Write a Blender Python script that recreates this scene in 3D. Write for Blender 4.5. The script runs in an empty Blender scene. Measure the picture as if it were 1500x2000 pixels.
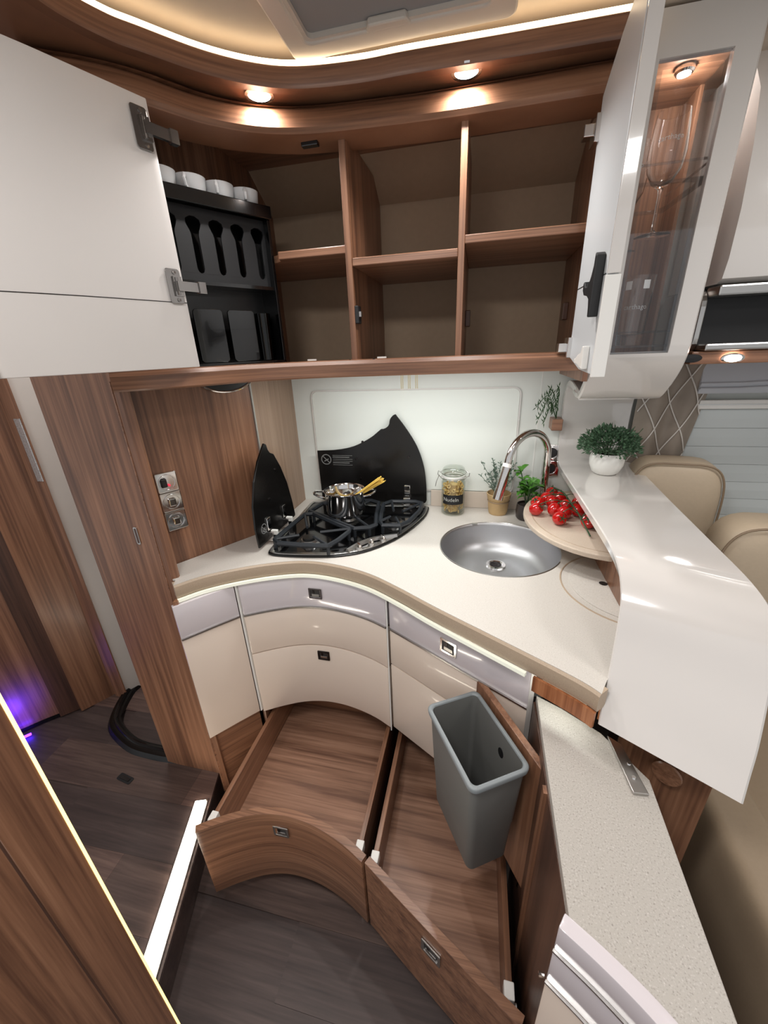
import bpy, bmesh, math, random
from mathutils import Matrix, Vector
random.seed(7)
PI = math.pi
sc = bpy.context.scene
COL = sc.collection

# ------------------------------------------------------------------ camera
cam_d = bpy.data.cameras.new('camera'); cam = bpy.data.objects.new('camera', cam_d); COL.objects.link(cam)
RX = ((0.9750128, 0.04917224, -0.21663824), (0.21886748, -0.37962003, 0.89888023), (-0.03804026, -0.92383479, -0.38089659))
mw = Matrix(((RX[0][0], -RX[0][1], -RX[0][2], 0.0), (RX[1][0], -RX[1][1], -RX[1][2], -1.455), (RX[2][0], -RX[2][1], -RX[2][2], 1.495), (0, 0, 0, 1)))
cam.matrix_world = mw
cam_d.sensor_fit = 'VERTICAL'; cam_d.sensor_height = 36.0; cam_d.lens = 771.0 / 2000.0 * 36.0
cam_d.clip_start = 0.02; cam_d.clip_end = 50
sc.camera = cam
# ------------------------------------------------------------------ world + colour management
w = bpy.data.worlds.new('hall_light'); sc.world = w; w.use_nodes = True
bg = w.node_tree.nodes['Background']; bg.inputs[0].default_value = (0.97, 0.98, 1.0, 1); bg.inputs[1].default_value = 0.58
sc.view_settings.view_transform = 'Standard'; sc.view_settings.look = 'None'
sc.view_settings.exposure = 0.15; sc.view_settings.gamma = 1.0; sc.view_settings.use_curve_mapping = False
# ------------------------------------------------------------------ unseen fill lights added at ceiling height, then the shower lamp
def area(name, loc, size, power, col=(1, .98, .965), rot=(0, 0, 0)):
    l = bpy.data.lights.new(name, 'AREA'); l.shape = 'DISK'; l.size = size; l.energy = power; l.color = col
    o = bpy.data.objects.new(name, l); COL.objects.link(o); o.location = loc; o.rotation_euler = rot
    return o
area('ceiling_fill_light', (-0.30, -1.45, 2.045), 0.30, 8)
area('ceiling_fill_light', (0.45, -1.55, 2.045), 0.30, 3)
area('ceiling_fill_light', (0.95, -0.75, 2.045), 0.22, 4)
area('ceiling_fill_light', (-1.15, -1.15, 2.045), 0.20, 2.5)
area('shower_lamp_light', (-1.25, -.35, 2.045), 0.20, 5)

# ------------------------------------------------------------------ materials
MATS = {}
def new_mat(name):
    m = bpy.data.materials.new(name); m.use_nodes = True; MATS[name] = m
    return m, m.node_tree.nodes, m.node_tree.links, m.node_tree.nodes['Principled BSDF']
def lin(c):
    return tuple((x / 12.92 if x <= .04045 else ((x + .055) / 1.055) ** 2.4) for x in [v / 255 for v in c]) + (1,)
def plain(name, rgb, rough=.5, metal=0, coat=0, emis=None, es=0, noise=0.0, nscale=40, spec=.5, bump=0):
    m, N, L, b = new_mat(name)
    b.inputs['Base Color'].default_value = lin(rgb); b.inputs['Roughness'].default_value = rough
    b.inputs['Metallic'].default_value = metal; b.inputs['Coat Weight'].default_value = coat; b.inputs['Coat Roughness'].default_value = .03
    b.inputs['Specular IOR Level'].default_value = spec
    if emis: b.inputs['Emission Color'].default_value = lin(emis); b.inputs['Emission Strength'].default_value = es
    if noise or bump:
        t = N.new('ShaderNodeTexCoord'); n = N.new('ShaderNodeTexNoise'); n.inputs['Scale'].default_value = nscale; n.inputs['Detail'].default_value = 4
        L.new(t.outputs['Object'], n.inputs['Vector'])
        if noise:
            mx = N.new('ShaderNodeMix'); mx.data_type = 'RGBA'; mx.inputs[6].default_value = lin([v * (1 - noise) for v in rgb]); mx.inputs[7].default_value = lin([min(255, v * (1 + noise)) for v in rgb])
            L.new(n.outputs['Fac'], mx.inputs[0]); L.new(mx.outputs[2], b.inputs['Base Color'])
        if bump:
            bp = N.new('ShaderNodeBump'); bp.inputs['Strength'].default_value = bump; bp.inputs['Distance'].default_value = .002
            L.new(n.outputs['Fac'], bp.inputs['Height']); L.new(bp.outputs['Normal'], b.inputs['Normal'])
    return m
def wood(name, dark, mid, light, scale, rough=.38, coat=.15, contrast=1.0):
    m, N, L, b = new_mat(name)
    t = N.new('ShaderNodeTexCoord'); mp = N.new('ShaderNodeMapping'); mp.inputs['Scale'].default_value = scale
    L.new(t.outputs['Object'], mp.inputs['Vector'])
    n1 = N.new('ShaderNodeTexNoise'); n1.inputs['Scale'].default_value = 1.0; n1.inputs['Detail'].default_value = 7; n1.inputs['Roughness'].default_value = .62; n1.inputs['Distortion'].default_value = .35
    L.new(mp.outputs['Vector'], n1.inputs['Vector'])
    mp2 = N.new('ShaderNodeMapping'); mp2.inputs['Scale'].default_value = [s * (5 if s > 8 else 2.2) for s in scale]; L.new(t.outputs['Object'], mp2.inputs['Vector'])
    n2 = N.new('ShaderNodeTexNoise'); n2.inputs['Scale'].default_value = 1.0; n2.inputs['Detail'].default_value = 3; L.new(mp2.outputs['Vector'], n2.inputs['Vector'])
    ad = N.new('ShaderNodeMath'); ad.operation = 'MULTIPLY_ADD'; ad.inputs[1].default_value = .35; L.new(n2.outputs['Fac'], ad.inputs[0])
    ml = N.new('ShaderNodeMath'); ml.operation = 'MULTIPLY'; ml.inputs[1].default_value = .65; L.new(n1.outputs['Fac'], ml.inputs[0]); L.new(ml.outputs[0], ad.inputs[2])
    r = N.new('ShaderNodeValToRGB'); e = r.color_ramp.elements
    h = .13 / contrast
    e[0].position = .5 - h; e[0].color = lin(dark); e[1].position = .5 + h; e[1].color = lin(light)
    k = r.color_ramp.elements.new(.5); k.color = lin(mid)
    L.new(ad.outputs[0], r.inputs['Fac']); L.new(r.outputs['Color'], b.inputs['Base Color'])
    b.inputs['Roughness'].default_value = rough; b.inputs['Coat Weight'].default_value = coat; b.inputs['Coat Roughness'].default_value = .18
    bp = N.new('ShaderNodeBump'); bp.inputs['Strength'].default_value = .12; bp.inputs['Distance'].default_value = .001
    L.new(ad.outputs[0], bp.inputs['Height']); L.new(bp.outputs['Normal'], b.inputs['Normal'])
    return m
def speckle(name, base, dark, light, rough=.45):
    m, N, L, b = new_mat(name)
    t = N.new('ShaderNodeTexCoord'); n = N.new('ShaderNodeTexNoise'); n.inputs['Scale'].default_value = 420; n.inputs['Detail'].default_value = 3
    L.new(t.outputs['Object'], n.inputs['Vector'])
    r = N.new('ShaderNodeValToRGB'); e = r.color_ramp.elements
    e[0].position = .30; e[0].color = lin(dark); e[1].position = .72; e[1].color = lin(light)
    for p in (.42, .58): k = r.color_ramp.elements.new(p); k.color = lin(base)
    L.new(n.outputs['Fac'], r.inputs['Fac']); L.new(r.outputs['Color'], b.inputs['Base Color'])
    b.inputs['Roughness'].default_value = rough
    return m
def crystal(name):
    m = bpy.data.materials.new(name); m.use_nodes = True; MATS[name] = m
    N, L = m.node_tree.nodes, m.node_tree.links; N.clear()
    o = N.new('ShaderNodeOutputMaterial'); g = N.new('ShaderNodeBsdfGlass'); g.inputs['IOR'].default_value = 1.45; g.inputs['Roughness'].default_value = 0.0; g.inputs['Color'].default_value = (.98, .98, .98, 1); L.new(g.outputs[0], o.inputs[0])
def glass(name, tint=(255, 255, 255), gloss=.02):
    m = bpy.data.materials.new(name); m.use_nodes = True; MATS[name] = m
    N, L = m.node_tree.nodes, m.node_tree.links; N.clear()
    o = N.new('ShaderNodeOutputMaterial'); tr = N.new('ShaderNodeBsdfTransparent'); tr.inputs[0].default_value = lin(tint)
    g = N.new('ShaderNodeBsdfGlossy'); g.inputs['Roughness'].default_value = gloss
    lw = N.new('ShaderNodeLayerWeight'); lw.inputs['Blend'].default_value = .5; mx = N.new('ShaderNodeMixShader')
    pw = N.new('ShaderNodeMath'); pw.operation = 'POWER'; pw.inputs[1].default_value = 4.0; L.new(lw.outputs['Facing'], pw.inputs[0])
    f = N.new('ShaderNodeMath'); f.operation = 'MULTIPLY_ADD'; f.inputs[1].default_value = .45; f.inputs[2].default_value = .045; L.new(pw.outputs[0], f.inputs[0])
    L.new(f.outputs[0], mx.inputs[0]); L.new(tr.outputs[0], mx.inputs[1]); L.new(g.outputs[0], mx.inputs[2]); L.new(mx.outputs[0], o.inputs[0])
    return m
WD, WM, WL = (96, 64, 47), (132, 92, 68), (156, 113, 86)
wood('wood_v', WD, WM, WL, (34, 34, 1.1))
wood('wood_gloss', WD, WM, WL, (34, 34, 1.1), rough=.22, coat=.5)
wood('wood_h', WD, WM, WL, (1.3, 34, 34))
wood('wood_curve', WD, WM, WL, (1.6, 1.6, 38))
wood('wood_depth', WD, WM, WL, (34, 1.3, 34))
wood('wood_shelf', (100, 68, 50), (138, 98, 74), (160, 118, 92), (1.3, 60, 60))
wood('wood_pale_lit', (128, 102, 84), (152, 125, 104), (168, 142, 120), (40, 40, 1.2), contrast=.8)  # wall wood with the under-cabinet light put into its colour
wood('wood_drawer', (112, 79, 62), (150, 112, 90), (176, 136, 112), (1.6, 26, 26), rough=.42)
wood('wood_led_orange', (120, 70, 42), (160, 100, 64), (184, 124, 84), (34, 34, 2))  # wood tinted orange, the LED glow put into the colour
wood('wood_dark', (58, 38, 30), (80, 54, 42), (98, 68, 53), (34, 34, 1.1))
wood('vinyl_plank', (64, 50, 46), (84, 67, 61), (102, 83, 75), (2.2, 26, 26), rough=.5, coat=0)
wood('vinyl_plank_dark', (56, 45, 43), (70, 57, 54), (83, 69, 65), (2.2, 26, 26), rough=.5, coat=0)
wood('vinyl_plank_warm', (72, 55, 50), (98, 77, 70), (118, 95, 86), (2.2, 26, 26), rough=.5, coat=0)
plain('white_wall', (222, 224, 218), .35, noise=.012, nscale=8)
plain('white_panel', (228, 231, 224), .22, coat=.3)
plain('white_gloss', (214, 209, 204), .12, coat=1.0)
plain('white_door', (214, 209, 205), .42)
plain('white_plastic', (235, 233, 228), .35)
plain('door_grey', (205, 208, 210), .35)
plain('ceiling_fabric', (196, 182, 166), .8, noise=.03, nscale=30)
plain('hatch_frame', (200, 190, 178), .45)
plain('hatch_shade', (138, 136, 136), .8)
plain('beige_front', (228, 211, 196), .28, coat=.3)
plain('lavender_front', (214, 206, 209), .16, coat=.6)
plain('bay_back', (168, 146, 122), .75, noise=.03, nscale=60)
plain('chrome', (225, 222, 220), .08, metal=1)
plain('satin_metal', (190, 188, 185), .28, metal=1)
plain('steel', (196, 196, 198), .42, metal=1)
plain('hinge_metal', (150, 146, 143), .18, metal=1)
plain('dark_metal', (70, 66, 66), .3, metal=1)
plain('black_gloss', (9, 9, 10), .12, coat=.5)
plain('black_matte', (20, 20, 22), .55)
plain('black_satin', (15, 14, 14), .3)
plain('grate_iron', (36, 40, 45), .45)
plain('black_rubber', (8, 8, 8), .25)
plain('bin_grey', (108, 108, 105), .5)
plain('bin_rim', (132, 138, 140), .45)
speckle('worktop', (203, 197, 189), (186, 179, 170), (216, 211, 204))
speckle('worktop_edge', (178, 158, 136), (168, 148, 127), (186, 166, 144))  # tan edge band, with some front-face shade put into the colour
speckle('slab_stone', (176, 170, 162), (140, 133, 126), (198, 193, 187))
speckle('board', (206, 190, 172), (198, 180, 162), (214, 200, 184), .5)
plain('tile', (206, 192, 178), .3, noise=.05, nscale=14)
plain('leather', (190, 172, 148), .5, noise=.02, nscale=120, bump=.15)
plain('leather_shaded', (168, 148, 124), .5, noise=.02, nscale=120, bump=.15)  # same leather, darkened in colour for the shadow over the bench
plain('seam', (140, 120, 98), .6)
plain('curtain_cloth', (150, 138, 126), .6, noise=.10, nscale=18)
plain('cord_white', (225, 220, 214), .6)
plain('blind_cloth', (206, 212, 212), .7)
plain('roman_cloth', (196, 198, 204), .6)
plain('marble', (206, 202, 196), .3, noise=.03, nscale=6)
plain('mosaic', (190, 180, 172), .12, metal=.6, noise=.5, nscale=260)
plain('tomato_red', (196, 22, 20), .15, coat=.6)
plain('stem_green', (60, 84, 56), .6)
plain('leaf_dark', (70, 98, 72), .55, noise=.3, nscale=60)
plain('leaf_basil', (72, 128, 40), .4, noise=.15, nscale=50)
plain('leaf_herb', (92, 112, 98), .6, noise=.2, nscale=60)
plain('leaf_sprig', (54, 82, 46), .6)
plain('paper', (190, 160, 116), .8, noise=.08, nscale=30, bump=.3)
plain('pot_dark', (58, 52, 50), .35)
plain('soil', (40, 30, 24), .9)
plain('ceramic', (236, 234, 228), .3, bump=.5, nscale=35)
plain('cup_white', (238, 238, 238), .15, coat=.4)
plain('pasta', (222, 186, 120), .5)
plain('spaghetti_yellow', (232, 196, 96), .45)
plain('chalk', (235, 235, 230), .8)
plain('print_grey', (120, 120, 118), .6)
plain('print_white', (232, 232, 232), .5)
plain('gold_line', (206, 190, 150), .25, metal=.4)
plain('red_lamp', (220, 50, 70), .3, emis=(255, 60, 90), es=.5)
plain('socket_dark', (40, 38, 38), .4)
plain('led_warm', (255, 240, 210), .5, emis=(255, 228, 188), es=5)
plain('led_white', (255, 250, 240), .5, emis=(255, 244, 226), es=18)
plain('edge_gleam', (255, 240, 200), .5, emis=(255, 226, 130), es=1.6)  # emission standing in for light reflected on the panel edge
plain('led_soft', (250, 250, 235), .5, emis=(244, 250, 226), es=.2)
plain('led_purple', (120, 60, 255), .5, emis=(70, 20, 255), es=30)
plain('lamp_lens', (255, 255, 255), .5, emis=(255, 248, 240), es=40)
crystal('crystal'); plain('lid_black', (16, 14, 13), .24); glass('pane_glass'); glass('jar_glass', (246, 248, 246)); glass('acrylic', (240, 242, 244)); glass('smoked_glass', (60, 62, 64))

# ------------------------------------------------------------------ object helpers
MW = {}
def thing(name, label, cat, loc=(0, 0, 0), rz=0, group=None):
    o = bpy.data.objects.new(name, None); COL.objects.link(o); o.empty_display_size = .05
    o.location = loc; o.rotation_euler = (0, 0, rz); o['label'] = label; o['category'] = cat
    if group: o['group'] = group
    MW[o.name] = Matrix.Translation(loc) @ Matrix.Rotation(rz, 4, 'Z')
    return o
class MB:
    """collects vertices and faces"""
    def __init__(s): s.v = []; s.f = []
    def add(s, v, f):
        k = len(s.v); s.v += [tuple(p) for p in v]; s.f += [tuple(i + k for i in q) for q in f]; return s
    def box(s, x0, x1, y0, y1, z0, z1, M=None):
        v = [Vector((x, y, z)) for z in (z0, z1) for y in (y0, y1) for x in (x0, x1)]
        if M: v = [M @ p for p in v]
        return s.add(v, [(0, 2, 3, 1), (4, 5, 7, 6), (0, 1, 5, 4), (2, 6, 7, 3), (0, 4, 6, 2), (1, 3, 7, 5)])
    def prism(s, poly, z0, z1, M=None):
        n = len(poly); v = [Vector((p[0], p[1], z0)) for p in poly] + [Vector((p[0], p[1], z1)) for p in poly]
        if M: v = [M @ p for p in v]
        a = sum(poly[i][0] * poly[(i + 1) % n][1] - poly[(i + 1) % n][0] * poly[i][1] for i in range(n))
        f = [tuple(range(n - 1, -1, -1)), tuple(range(n, 2 * n))] + [(i, (i + 1) % n, n + (i + 1) % n, n + i) for i in range(n)]
        if a < 0: f = [tuple(reversed(q)) for q in f]
        return s.add(v, f)
    def tube(s, pts, r, seg=8, closed=False, caps=True):
        P = [Vector(p) for p in pts]; n = len(P); rr = r if isinstance(r, (list, tuple)) else [r] * n
        v = []; up = None
        for i in range(n):
            if closed: t = P[(i + 1) % n] - P[i - 1]
            else: t = P[min(i + 1, n - 1)] - P[max(i - 1, 0)]
            t.normalize()
            if up is None: up = Vector((0, 0, 1)) if abs(t.z) < .9 else Vector((1, 0, 0))
            a = t.cross(up)
            if a.length < 1e-6: a = t.cross(Vector((0, 1, 0)))
            a.normalize(); up = a.cross(t); up.normalize()
            for k in range(seg):
                q = 2 * PI * k / seg; v.append(P[i] + (a * math.cos(q) + up * math.sin(q)) * rr[i])
        f = []
        for i in range(n if closed else n - 1):
            j = (i + 1) % n
            for k in range(seg): f.append((i * seg + k, i * seg + (k + 1) % seg, j * seg + (k + 1) % seg, j * seg + k))
        if not closed and caps: f += [tuple(range(seg - 1, -1, -1)), tuple(range((n - 1) * seg, n * seg))]
        return s.add(v, f)
    def lathe(s, prof, c=(0, 0, 0), seg=28, M=None, sx=1, sy=1):
        v = []; f = []; n = len(prof)
        for r, z in prof:
            for k in range(seg):
                a = 2 * PI * k / seg; v.append(Vector((r * math.cos(a) * sx, r * math.sin(a) * sy, z)))
        for i in range(n - 1):
            for k in range(seg): f.append((i * seg + k, i * seg + (k + 1) % seg, (i + 1) * seg + (k + 1) % seg, (i + 1) * seg + k))
        if M: v = [M @ p for p in v]
        v = [p + Vector(c) for p in v]
        return s.add(v, f)
    def sweep(s, path, sec):
        """sec: closed list of (o,z), o outward from the plan path (right-hand side of travel)"""
        n = len(path); m = len(sec); v = []
        for i in range(n):
            a = Vector(path[max(i - 1, 0)]); b = Vector(path[min(i + 1, n - 1)]); t = (b - a).normalized(); nn = Vector((t.y, -t.x))
            for o, z in sec: v.append((path[i][0] + nn.x * o, path[i][1] + nn.y * o, z))
        f = [(i * m + k, (i + 1) * m + k, (i + 1) * m + (k + 1) % m, i * m + (k + 1) % m) for i in range(n - 1) for k in range(m)]
        f += [tuple(range(m)), tuple(range(n * m - 1, (n - 1) * m - 1, -1))]
        return s.add(v, f)
    def grid(s, rows, closed_u=False):
        n = len(rows); m = len(rows[0]); v = [p for r in rows for p in r]
        f = [(i * m + k, i * m + k + 1, (i + 1) * m + k + 1, (i + 1) * m + k) for i in range(n - 1) for k in range(m - 1)]
        return s.add(v, f)
    def sphere(s, c, r, seg=16, rings=10, sx=1, sy=1, sz=1):
        prof = [(max(1e-6, math.sin(PI * i / rings)) * r, -math.cos(PI * i / rings) * r * sz) for i in range(rings + 1)]
        prof[0] = (1e-6, -r * sz); prof[-1] = (1e-6, r * sz)
        return s.lathe(prof, c, seg, None, sx, sy)
def obj(name, mb, mat, parent=None, smooth=False, bevel=0, seg=2, world=True, label=None, kind=None, sub=0, flat_angle=35, top=None):
    """one mesh object; vertices in world space unless world=False (then in the parent thing's space). top=(label, category[, group]) for a top-level single mesh"""
    vs = [Vector(p) for p in mb.v]
    if parent is not None:
        M = MW[parent.name]
        if world: Mi = M.inverted(); vs = [Mi @ p for p in vs]
    else:
        if top is not None or kind == 'structure':
            lo = [min(p[i] for p in vs) for i in range(3)]; hi = [max(p[i] for p in vs) for i in range(3)]
            L0 = Vector(((lo[0] + hi[0]) / 2, (lo[1] + hi[1]) / 2, lo[2])); vs = [p - L0 for p in vs]
        else: L0 = Vector((0, 0, 0))
        M = Matrix.Translation(L0)
    me = bpy.data.meshes.new(name); me.from_pydata([tuple(p) for p in vs], [], mb.f)
    bm = bmesh.new(); bm.from_mesh(me)
    bmesh.ops.recalc_face_normals(bm, faces=bm.faces)
    if bevel:
        ed = [e for e in bm.edges if len(e.link_faces) == 2 and e.calc_face_angle(0) > math.radians(40)]
        bmesh.ops.bevel(bm, geom=ed, offset=bevel, segments=seg, affect='EDGES', profile=.5, clamp_overlap=True)
    if smooth:
        for f in bm.faces: f.smooth = True
        for e in bm.edges:
            if len(e.link_faces) == 2 and e.calc_face_angle(0) > math.radians(flat_angle): e.smooth = False
    bm.to_mesh(me); bm.free()
    me.materials.append(MATS[mat] if isinstance(mat, str) else mat)
    o = bpy.data.objects.new(name, me); COL.objects.link(o)
    if parent is not None: o.parent = parent
    else: o.location = M.translation
    MW[o.name] = M
    if label: o['label'] = label
    if kind: o['kind'] = kind
    if top:
        o['label'] = top[0]; o['category'] = top[1]
        if len(top) > 2: o['group'] = top[2]
    if sub: md = o.modifiers.new('sub', 'SUBSURF'); md.levels = sub; md.render_levels = sub
    return o
def share(src, parent, M, name=None):
    """a piece sharing mesh data; M in the parent's space"""
    o = bpy.data.objects.new(name or src.name.split('.')[0], src.data); COL.objects.link(o); o.parent = parent; o.matrix_local = M
    MW[o.name] = MW[parent.name] @ M
    return o
def copy_tree(o, loc, rz=None, label=None):
    def cp(a, par):
        c = a.copy(); COL.objects.link(c); c.parent = par
        for ch in a.children: cp(ch, c)
        return c
    r = cp(o, None); r.location = loc
    if rz is not None: r.rotation_euler = (0, 0, rz)
    if label: r['label'] = label
    return r
def cr(pts, n=6):
    """Catmull-Rom through plan or space points"""
    P = [Vector(p) for p in pts]; P = [P[0] * 2 - P[1]] + P + [P[-1] * 2 - P[-2]]; out = []
    for i in range(1, len(P) - 2):
        for k in range(n):
            t = k / n; a, b, c, d = P[i - 1:i + 3]
            out.append(tuple(.5 * (2 * b + (c - a) * t + (2 * a - 5 * b + 4 * c - d) * t * t + (3 * b - a - 3 * c + d) * t ** 3)))
    out.append(tuple(P[-2])); return out
def resample(pts, n):
    P = [Vector(p) for p in pts]; d = [0]
    for i in range(1, len(P)): d.append(d[-1] + (P[i] - P[i - 1]).length)
    out = []; j = 0
    for k in range(n):
        s = d[-1] * k / (n - 1)
        while j < len(P) - 2 and d[j + 1] < s: j += 1
        t = (s - d[j]) / max(1e-9, d[j + 1] - d[j]); out.append(tuple(P[j].lerp(P[j + 1], min(1, max(0, t)))))
    return out
def offs(path, o):
    out = []; n = len(path)
    for i in range(n):
        t = (Vector(path[min(i + 1, n - 1)]) - Vector(path[max(i - 1, 0)])).normalized(); out.append((path[i][0] + t.y * o, path[i][1] - t.x * o))
    return out
def rrect(x0, x1, y0, y1, r, n=5):
    out = []
    for cx, cy, a in ((x1 - r, y1 - r, 0), (x0 + r, y1 - r, 90), (x0 + r, y0 + r, 180), (x1 - r, y0 + r, 270)):
        for k in range(n + 1): q = math.radians(a + 90 * k / n); out.append((cx + r * math.cos(q), cy + r * math.sin(q)))
    return out
def frame_mat(o, x, y, z):
    """matrix with origin o and given axes"""
    return Matrix(((x[0], y[0], z[0], o[0]), (x[1], y[1], z[1], o[1]), (x[2], y[2], z[2], o[2]), (0, 0, 0, 1)))
def ring(outer, inner, z0, z1, M=None):
    n = len(outer); mb = MB(); v = []
    for pl, z in ((outer, z0), (inner, z0), (outer, z1), (inner, z1)):
        for p in pl: v.append(Vector((p[0], p[1], z)))
    if M: v = [M @ p for p in v]
    f = []
    for i in range(n):
        j = (i + 1) % n
        f += [(i, j, n + j, n + i), (2 * n + i, 3 * n + i, 3 * n + j, 2 * n + j), (i, 2 * n + i, 2 * n + j, j), (n + i, n + j, 3 * n + j, 3 * n + i)]
    return mb.add(v, f)
def text_mesh(body, size, M, ext=.0004):
    cu = bpy.data.curves.new('lettering', 'FONT'); cu.body = body; cu.size = size; cu.align_x = 'CENTER'; cu.align_y = 'CENTER'; cu.extrude = ext; cu.resolution_u = 2
    t = bpy.data.objects.new('lettering', cu); COL.objects.link(t); bpy.context.view_layer.update()
    me = bpy.data.meshes.new_from_object(t.evaluated_get(bpy.context.evaluated_depsgraph_get()))
    mb = MB(); mb.add([M @ v.co for v in me.vertices], [tuple(p.vertices) for p in me.polygons])
    bpy.data.objects.remove(t); bpy.data.curves.remove(cu); bpy.data.meshes.remove(me)
    return mb
X3, Y3, Z3 = (1, 0, 0), (0, 1, 0), (0, 0, 1)
UPR = lambda o: frame_mat(o, (1, 0, 0), (0, 0, 1), (0, -1, 0))      # drawing plane standing up, facing the room (-y)

# ================================================================== SETTING
# ---- lower floor of vinyl planks
fl = obj('floor', MB().prism([(-1.2, -2.2), (1.8, -2.2), (1.8, .05), (-1.2, .05)], -.06, -.006), 'vinyl_plank_dark', kind='structure')
pm = None; rows = [-1.56 + .155 * i for i in range(8)]
for i, y in enumerate(rows):
    off = [-.98, -.62, -1.18, -.42, -.86, -1.25, -.55, -.95][i]
    for j in range(2):
        x0 = max(off + j * .92, -.80); x1 = min(off + (j + 1) * .92, .62)
        if x1 - x0 < .08: continue
        obj('plank', MB().box(x0 + .0003, x1 - .0003, y + .0003, y + .1547, -.006, 0), ['vinyl_plank', 'vinyl_plank_dark', 'vinyl_plank_warm'][(i * 2 + j * 2 + i // 3) % 3], fl)
# ---- raised floor on the left with its lit step edge
S0, S1 = Vector((-.848, -.655)), Vector((-.60, -1.388))
st = obj('floor_step', MB().prism([(-2.3, -2.0), (-.40, -2.0), (S1.x, S1.y), (S0.x, S0.y), (-.87, -.60), (-.95, .06), (-2.3, .06)], 0, .094), 'vinyl_plank_dark', kind='structure', bevel=0)
def clip_poly(poly, a, b):
    """keep the part left of the line a->b"""
    out = []; n = len(poly); sd = lambda p: (b[0] - a[0]) * (p[1] - a[1]) - (b[1] - a[1]) * (p[0] - a[0])
    for i in range(n):
        p, q = poly[i], poly[(i + 1) % n]; sp, sq = sd(p), sd(q)
        if sp >= 0: out.append(p)
        if sp * sq < 0: t = sp / (sp - sq); out.append((p[0] + (q[0] - p[0]) * t, p[1] + (q[1] - p[1]) * t))
    return out
ang = math.radians(2); ca, sa = math.cos(ang), math.sin(ang)
for i in range(9):
    y = -.92 + .155 * i - .25
    for j in range(3):
        x0 = -1.75 + j * .62 + [.0, .31, .12, .45, .2, .38, .05, .28, .15][i]; x1 = x0 + .6195
        q = [(x0, y), (x1, y), (x1, y + .1546), (x0, y + .1546)]
        q = [(p[0] * ca - p[1] * sa, p[0] * sa + p[1] * ca - .2) for p in q]
        q = clip_poly(q, (S1.x - .001, S1.y), (S0.x - .001, S0.y))
        if len(q) >= 3: q = clip_poly(q, (-.45, -.665), (-2.4, -.665)) if False else q
        if len(q) >= 3: q = clip_poly(q, (-2.29, .05), (-2.29, -2))
        if len(q) >= 3: q = clip_poly(q, (-2.3, -1.9), (3, -1.9))
        if len(q) >= 3: q = clip_poly(q, (3, -.30), (-3, -.30))
        if len(q) >= 3: obj('plank', MB().prism(q, .094, .1), ['vinyl_plank', 'vinyl_plank_dark', 'vinyl_plank_warm', 'vinyl_plank_dark'][(i * 3 + j * 2) % 4], st)
sd_ = (S1 - S0).normalized(); sn = Vector((-sd_.y, sd_.x)) * -1
def sp(t, o, z): p = S0 + sd_ * t - Vector((sn.x, sn.y)) * 0 + Vector((-sd_.y, sd_.x)) * o; return (p.x, p.y)
L_in = Vector((sd_.y, -sd_.x))      # towards the raised floor
led = [S0 + sd_ * .10 + L_in * .014, S0 + sd_ * .62 + L_in * .014, S0 + sd_ * .62 + L_in * .056, S0 + sd_ * .10 + L_in * .050]
lt = thing('step_light', 'white light strip glowing along the raised floor edge', 'light', (led[0].x, led[0].y, .1))
obj('profile', MB().prism([tuple(p + d) for p, d in zip(led, (L_in * -.004 - sd_ * .005, L_in * -.004, L_in * .004, L_in * .004 - sd_ * .005))], .1005, .103), 'satin_metal', lt)
obj('diffuser', MB().prism([tuple(p) for p in led], .103, .109), 'led_white', lt, bevel=.002)
# ---- walls
LW0, LW1 = Vector((-.69, -.30)), Vector((-.90, -.64)); lt_ = (LW1 - LW0).normalized(); ln = Vector((lt_.y, -lt_.x)) * -1   # ln points into the kitchen
if ln.x < 0: ln = -ln
obj('wall_left', MB().prism([tuple(LW0), tuple(LW1), tuple(LW1 - ln * .03), tuple(LW0 - ln * .03)], 0, 2.05), 'wood_v', kind='structure')
obj('wall_corner', MB().prism([(-.69, -.30), (-.69, .0), (-.715, .0), (-.715, -.30)], .0, 1.455), 'wood_pale_lit', kind='structure')
obj('trim_1', MB().box(-.693, -.687, -.304, -.296, .92, 1.44), 'satin_metal', kind='structure')
wb = obj('wall_back', MB().box(-.72, .60, 0, .04, 0, 2.06), 'white_wall', kind='structure')
pan = rrect(-.612, .140, .985, 1.357, .022)
obj('splash_panel', MB().prism(pan, 0, .004, UPR((0, 0, 0))), 'white_panel', wb, bevel=.0015)
obj('panel_rim', ring(rrect(-.617, .145, .980, 1.362, .026), rrect(-.612, .140, .985, 1.357, .022), 0, .006, UPR((0, 0, 0))), 'white_gloss', wb)
for x in (-.268, -.262, -.242, -.236, -.216, -.210): obj('stripe', MB().box(x - .0012, x + .0012, -.0012, .001, 1.359, 1.44), 'gold_line', wb)
obj('joint_strip', MB().box(.205, .208, -.001, .001, .93, 1.43), 'white_plastic', wb)
obj('ceiling', MB().box(-2.3, 2.2, -2.2, .08, 2.06, 2.10), 'ceiling_fabric', kind='structure')
obj('wall_lounge', MB().box(.60, 2.2, 0, .04, 0, 2.06), 'white_wall', kind='structure')
obj('wall_right', MB().box(2.16, 2.2, -2.2, 0, 0, 2.06), 'white_wall', kind='structure')
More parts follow.
